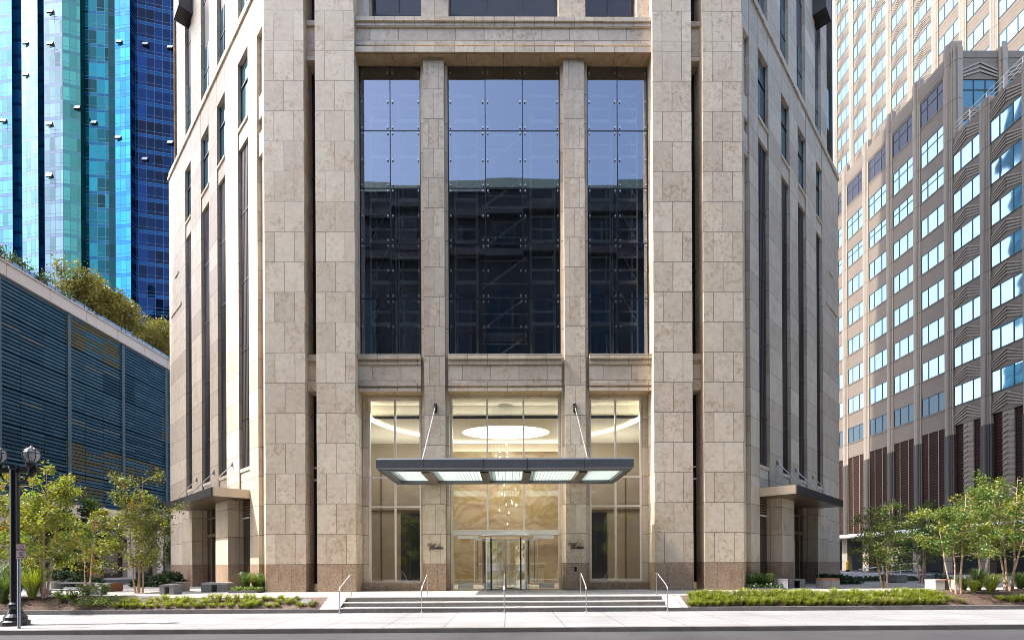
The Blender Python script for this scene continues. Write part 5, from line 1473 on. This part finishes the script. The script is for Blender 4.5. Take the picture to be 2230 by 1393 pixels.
def hedge(label, xa, xb, y, h, mat, seed, n):
    rng = random.Random(seed); t = thing('hedge', label, 'hedge', ((xa + xb) / 2, y, 0)); org = ((xa + xb) / 2, y, 0)
    mb = MB(org=org)
    for _ in range(n):
        x = rng.uniform(xa, xb); hh = h * (0.8 + 0.2 * math.sin(x * 2.1) + 0.1 * math.sin(x * 5))
        a = rng.uniform(0, math.pi); rr = rng.uniform(0.6, 1.05)
        leaf_mesh(mb, Vector((x, y + math.cos(a) * 0.6 * rr, max(0.05, math.sin(a) * hh * rr))), 0.13, rng, mat)
    mb.build('foliage', t)
    mb = MB(org=org)
    for k in range(int((xb - xa) / 0.4)): mb.tube([(xa + 0.2 + 0.4 * k, y, 0), (xa + 0.25 + 0.4 * k, y + 0.1, h * 0.7)], 0.02, 'bark_dark', 5, 0.008, raw=True)
    mb.build('stems', t)
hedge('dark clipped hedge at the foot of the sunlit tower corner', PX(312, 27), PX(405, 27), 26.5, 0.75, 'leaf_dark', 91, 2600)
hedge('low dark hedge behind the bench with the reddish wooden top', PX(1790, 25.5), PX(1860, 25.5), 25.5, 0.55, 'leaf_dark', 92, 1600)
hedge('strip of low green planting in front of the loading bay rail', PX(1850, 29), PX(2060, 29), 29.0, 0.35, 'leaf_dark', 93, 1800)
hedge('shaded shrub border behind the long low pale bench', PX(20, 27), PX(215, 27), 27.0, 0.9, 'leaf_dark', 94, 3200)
# ------------------------------------------------------------------ street lamp and parking sign
lx, ly, lz = PX(33, 13.55), 13.55, -0.45
lamp = thing('street_lamp', 'black street lamp with two globe lanterns on the sidewalk', 'street lamp', (lx, ly, lz))
org = (lx, ly, lz)
mb = MB(org=org)
mb.lathe(lx, ly, [(0.0, lz), (0.30, lz), (0.30, lz + 0.10), (0.24, lz + 0.14), (0.24, lz + 0.22), (0.17, lz + 0.30), (0.13, lz + 0.42), (0.155, lz + 0.50), (0.155, lz + 0.55), (0.115, lz + 0.6), (0.105, lz + 0.7), (0.10, lz + 4.05), (0.13, lz + 4.08), (0.13, lz + 4.14), (0.0, lz + 4.16)], 'black_paint', 18)
mb.build('post', lamp)
mb = MB(org=org); mb.box(lx - 0.62, lx + 0.62, ly - 0.06, ly + 0.06, lz + 3.98, lz + 4.10, 'black_paint')
for sx in (-1, 1): mb.tube([(lx + sx * 0.1, ly, lz + 3.7), (lx + sx * 0.28, ly, lz + 3.78), (lx + sx * 0.40, ly, lz + 4.0)], 0.025, 'black_paint', 6)
mb.build('cross_arm', lamp)
for sx in (-1, 1):
    gx, gz = lx + sx * 0.44, lz + 4.44
    mb = MB(org=org)
    mb.lathe(gx, ly, [(0.0, lz + 3.85), (0.05, lz + 3.88), (0.085, lz + 3.98), (0.07, lz + 4.1), (0.12, lz + 4.16), (0.13, lz + 4.22), (0.0, lz + 4.225)], 'black_paint', 14)
    for z, r in ((gz + 0.05, 0.192), (gz + 0.12, 0.168)): 
        mb.lathe(gx, ly, [(r, z - 0.012), (r + 0.012, z), (r, z + 0.012)], 'black_paint', 24)
    for k in range(4):
        a = k * math.pi / 4 + 0.4
        for q in range(9):
            t0, t1 = -0.9 + q * 0.3, -0.9 + (q + 1) * 0.3
            if t1 > 1.5: continue
            P = [Vector((gx + math.cos(a) * 0.196 * math.cos(t), ly + math.sin(a) * 0.196 * math.cos(t), gz + 0.196 * math.sin(t))) for t in (t0, t1)]
            Q = [Vector((gx - math.cos(a) * 0.196 * math.cos(t), ly - math.sin(a) * 0.196 * math.cos(t), gz + 0.196 * math.sin(t))) for t in (t0, t1)]
            mb.tube(P, 0.009, 'black_paint', 4, raw=True); mb.tube(Q, 0.009, 'black_paint', 4, raw=True)
    mb.lathe(gx, ly, [(0.14, gz + 0.14), (0.10, gz + 0.175), (0.05, gz + 0.205), (0.02, gz + 0.24), (0.0, gz + 0.28)], 'black_paint', 12)
    lan = mb.build('lantern', lamp)
    mb = MB(org=org)
    mb.lathe(gx, ly, [(0.19 * math.cos(R(t)), gz + 0.19 * math.sin(R(t))) for t in range(-90, 91, 12)], 'globe_glass', 24)
    mb.build('globe', lan)
px_, py_ = PX(41.5, 12.85), 12.85
sign = thing('parking_sign', 'small white no parking sign on a steel post at the kerb', 'sign', (px_, py_, -0.45))
org = (px_, py_, -0.45)
mb = MB(org=org); mb.tube([(px_ - 0.01, py_, -0.45), (px_ + 0.01, py_, 1.62)], 0.034, 'galvanised', 8); mb.build('post', sign)
sxc, szc = PX(45.5, 12.8), PZ(1198, 12.8, 1229)
mb = MB(org=org); mb.box(sxc - 0.125, sxc + 0.125, py_ - 0.05, py_ - 0.042, szc - 0.19, szc + 0.19, 'sign_red'); pl = mb.build('sign_plate', sign)
mb = MB(org=org); mb.box(sxc - 0.118, sxc + 0.118, py_ - 0.053, py_ - 0.0502, szc - 0.183, szc + 0.183, 'sign_white', skip='b')
mb.build('sign_face', pl)
def text(s, x, z, size, y, mat, parent, org, name='lettering'):
    c = bpy.data.curves.new(name, 'FONT'); c.body = s; c.size = size; c.align_x = 'CENTER'; c.extrude = 0.001; c.offset = 0.0012
    o = bpy.data.objects.new(name, c); COL.objects.link(o)
    bpy.context.view_layer.update()
    me = bpy.data.meshes.new_from_object(o)
    bpy.data.objects.remove(o)
    me.materials.clear(); me.materials.append(MATS[mat])
    m = bpy.data.objects.new(name, me); COL.objects.link(m); m.parent = parent
    m.rotation_euler = (R(90), 0, 0); m.location = (x - org[0], y - org[1], z - org[2])
    return m
for s, dz, sz in (('NO', 0.085, 0.10), ('PARKING', 0.025, 0.058), ('ANY', -0.045, 0.055), ('TIME', -0.105, 0.055)):
    text(s, sxc, szc + dz, sz, py_ - 0.0545, 'sign_red', pl, org)
mb = MB(org=org); y_ = py_ - 0.0545; za = szc - 0.145
mb.poly([(sxc - 0.06, y_, za - 0.008), (sxc + 0.06, y_, za - 0.008), (sxc + 0.06, y_, za + 0.008), (sxc - 0.06, y_, za + 0.008)], 'sign_red')
for s in (-1, 1):
    t3 = [(sxc + s * 0.095, y_, za), (sxc + s * 0.055, y_, za + 0.024), (sxc + s * 0.055, y_, za - 0.024)]
    mb.poly(t3 if s > 0 else t3[::-1], 'sign_red')
mb.build('arrow', pl)
# ------------------------------------------------------------------ handrails on the steps
HL = ['handrail at the end of the steps nearest the sparse gravel bed', 'handrail in front of the lettered column without the intercom', 'handrail in the middle of the steps before the revolving door', 'handrail in front of the lettered column with the intercom', 'handrail at the end of the steps beside the dense grass bed']
for i, x in enumerate((-5.24, -2.65, -0.04, 2.56, 5.14)):
    t = thing('handrail', 'slim steel ' + HL[i], 'handrail', (x, 16.3, -0.45), 0, 'handrails on the entrance steps'); org = (x, 16.3, -0.45)
    mb = MB(org=org); mb.tube([(x, 16.28, -0.45), (x, 16.28, 0.28), (x, 16.34, 0.36), (x, 17.32, 0.72), (x, 17.46, 0.74), (x, 17.62, 0.74)], 0.017, 'steel', 8); mb.build('rail', t)
    mb = MB(org=org); mb.tube([(x, 17.5, 0.0), (x, 17.5, 0.73)], 0.015, 'steel', 8)
    for y, z in ((16.28, -0.45), (17.5, 0.004)): mb.lathe(x, y, [(0.0, z + 0.03), (0.05, z + 0.03), (0.05, z), (0, z)], 'steel', 12)
    mb.build('post', t)
# ------------------------------------------------------------------ benches and blocks
def bench(label, x, y, w, dep, h, rz, leg='bench_stone', seat='bench_stone', legw=0.16, name='bench', cat='bench', thick=0.07):
    t = thing(name, label, cat, (x, y, 0), rz)
    mb = MB(); mb.box(-w / 2, w / 2, -dep / 2, dep / 2, h - thick, h, seat); mb.build('seat', t)
    for s in (-1, 1):
        mb = MB(); u = s * (w / 2 - legw / 2 - 0.004); mb.box(u - legw / 2, u + legw / 2, -dep / 2 + .004, dep / 2 - .004, 0.0, h - thick - .002, leg); mb.build('leg', t)
    return t
def block(label, x, y, w, dep, h, rz, mat, cap=None):
    t = thing('stone_block', label, 'bench', (x, y, 0), rz)
    mb = MB(); b = 0.012; mb.box(-w / 2, w / 2, -dep / 2, dep / 2, 0.03, h - 0.05, mat); mb.box(-w / 2 + .03, w / 2 - .03, -dep / 2 + .03, dep / 2 - .03, 0.0, 0.03, 'dark_metal'); mb.build('base', t)
    mb = MB(); mb.box(-w / 2 - .006, w / 2 + .006, -dep / 2 - .006, dep / 2 + .006, h - 0.048, h, cap or mat); mb.build('seat', t)
    return t
bench('short dark stone bench nearest the sparse gravel bed', PX(372, 19.5), 19.5, 0.54, 0.5, 0.37, 0.0, legw=0.18)
bench('short dark stone bench just behind its nearer twin', PX(388, 21.6), 21.7, 0.54, 0.5, 0.37, 0.0, legw=0.18)
bench('wide grey stone bench beside the sunlit planter of feathery grass', PX(470, 20.9), 21.0, 0.98, 0.6, 0.38, R(8), legw=0.38, seat='bench_pale')
block('pale stone block bench with a wooden end, behind the upright leafy shrub', PX(228, 21.8), 21.9, 0.6, 0.5, 0.36, R(-6), 'bench_pale')
block('brown wooden block joined to the pale stone block bench', PX(247, 21.9), 22.0, 0.26, 0.5, 0.35, R(-6), 'wood')
bench('long low pale bench behind the lamp-side birch trunks', PX(140, 19.2), 19.4, 2.5, 0.45, 0.22, 0.0, seat='bench_pale', leg='bench_pale', legw=0.4, thick=0.06)
bench('long dark bench behind the long low pale bench', PX(155, 23.5), 23.6, 1.9, 0.5, 0.34, 0.0, legw=0.3)
block('light grey end block of the long dark bench', PX(112, 23.3), 23.4, 0.24, 0.5, 0.38, 0.0, 'bench_pale')
block('grey cube bench end in front of the shaded planter', PX(1703, 20.8), 20.9, 0.36, 0.55, 0.42, R(-10), 'bench_pale')
bench('dark bench running back from the grey cube towards the shaded side door', PX(1731, 22.0), 22.1, 0.62, 1.0, 0.38, R(-14), legw=0.2)
bench('grey bench with a reddish wooden top in open paving', PX(1805, 21.2), 21.3, 0.62, 0.7, 0.42, R(-6), leg='bench_stone', seat='wood', legw=0.30)
block('dark grey block bench behind the bushy many-stemmed birch', PX(1957, 26.5), 26.6, 0.6, 0.6, 0.40, R(5), 'bench_stone')
block('small grey block just beyond the slender birch in open paving', PX(2024, 26.5), 26.7, 0.42, 0.5, 0.38, 0.0, 'bench_stone')
block('wide white stone block at the outer end of the slatted bench', PX(2040, 19.6), 19.7, 0.36, 0.5, 0.40, 0.0, 'pale_concrete')
block('dark slatted bench between the white block and the bright birch trunk', PX(2061, 19.8), 19.9, 0.36, 0.5, 0.40, 0.0, 'dark_metal', 'wood')
block('narrow white stone block at the slatted bench, partly behind the birch trunk', PX(2076, 19.6), 19.7, 0.12, 0.5, 0.40, 0.0, 'pale_concrete')
# loading bay furniture
t = thing('bollard', 'yellow bollard beside the far pier of the loading bay', 'bollard', (PX(1846, 58), 58, 0))
mb = MB(); mb.lathe(0, 0, [(0.0, 0.0), (0.18, 0.0), (0.18, 1.05), (0.13, 1.16), (0.0, 1.2)], 'yellow_paint', 14); mb.build('post', t)
mb = MB(); mb.lathe(0, 0, [(0.19, 0.0), (0.21, 0.02), (0.21, 0.2), (0.19, 0.22)], 'dark_metal', 14); mb.build('base_ring', t)
t = thing('ramp_railing', 'white ramp railing in front of the dark loading bay', 'railing', (PX(1930, 33), 33, 0))
mb = MB(org=(PX(1930, 33), 33, 0)); xa, xb = PX(1870, 33), PX(2010, 33)
for dz in (0.35, 0.75): mb.tube([(xa, 33, dz - 0.15), (xb - 1.2, 33, dz + 0.2), (xb, 33, dz + 0.2)], 0.035, 'white_metal', 6)
mb.build('rail', t)
mb = MB(org=(PX(1930, 33), 33, 0))
for k in range(4): x = xa + 0.4 + k * 1.15; mb.tube([(x, 33, 0), (x, 33, 0.72 + 0.08 * k)], 0.04, 'white_metal', 6)
mb.build('post', t)
for x, y, lab in ((PX(428, 16.98), 16.98, 'flat grey access plate amid grass tufts, in front of the short dark benches'), (PX(664, 17.0), 17.0, 'flat grey access plate at the end of the gravel bed by the steps')):
    mb = MB(org=(x, y, bedz(y)))
    def P_(u, v, o): return (x + u, y + v, bedz(y + v) + 0.03 + o)
    q = [P_(-0.22, -0.1, 0), P_(0.22, -0.1, 0), P_(0.22, 0.1, 0), P_(-0.22, 0.1, 0)]; r_ = [P_(-0.22, -0.1, -0.05), P_(0.22, -0.1, -0.05), P_(0.22, 0.1, -0.05), P_(-0.22, 0.1, -0.05)]
    mb.poly(q, 'plate_grey'); mb.poly([r_[0], r_[1], q[1], q[0]], 'plate_grey'); mb.poly([r_[1], r_[2], q[2], q[1]], 'plate_grey'); mb.poly([r_[3], r_[0], q[0], q[3]], 'plate_grey')
    o = mb.build('access_plate'); o.location = (x, y, bedz(y)); tag(o, lab, 'cover plate')
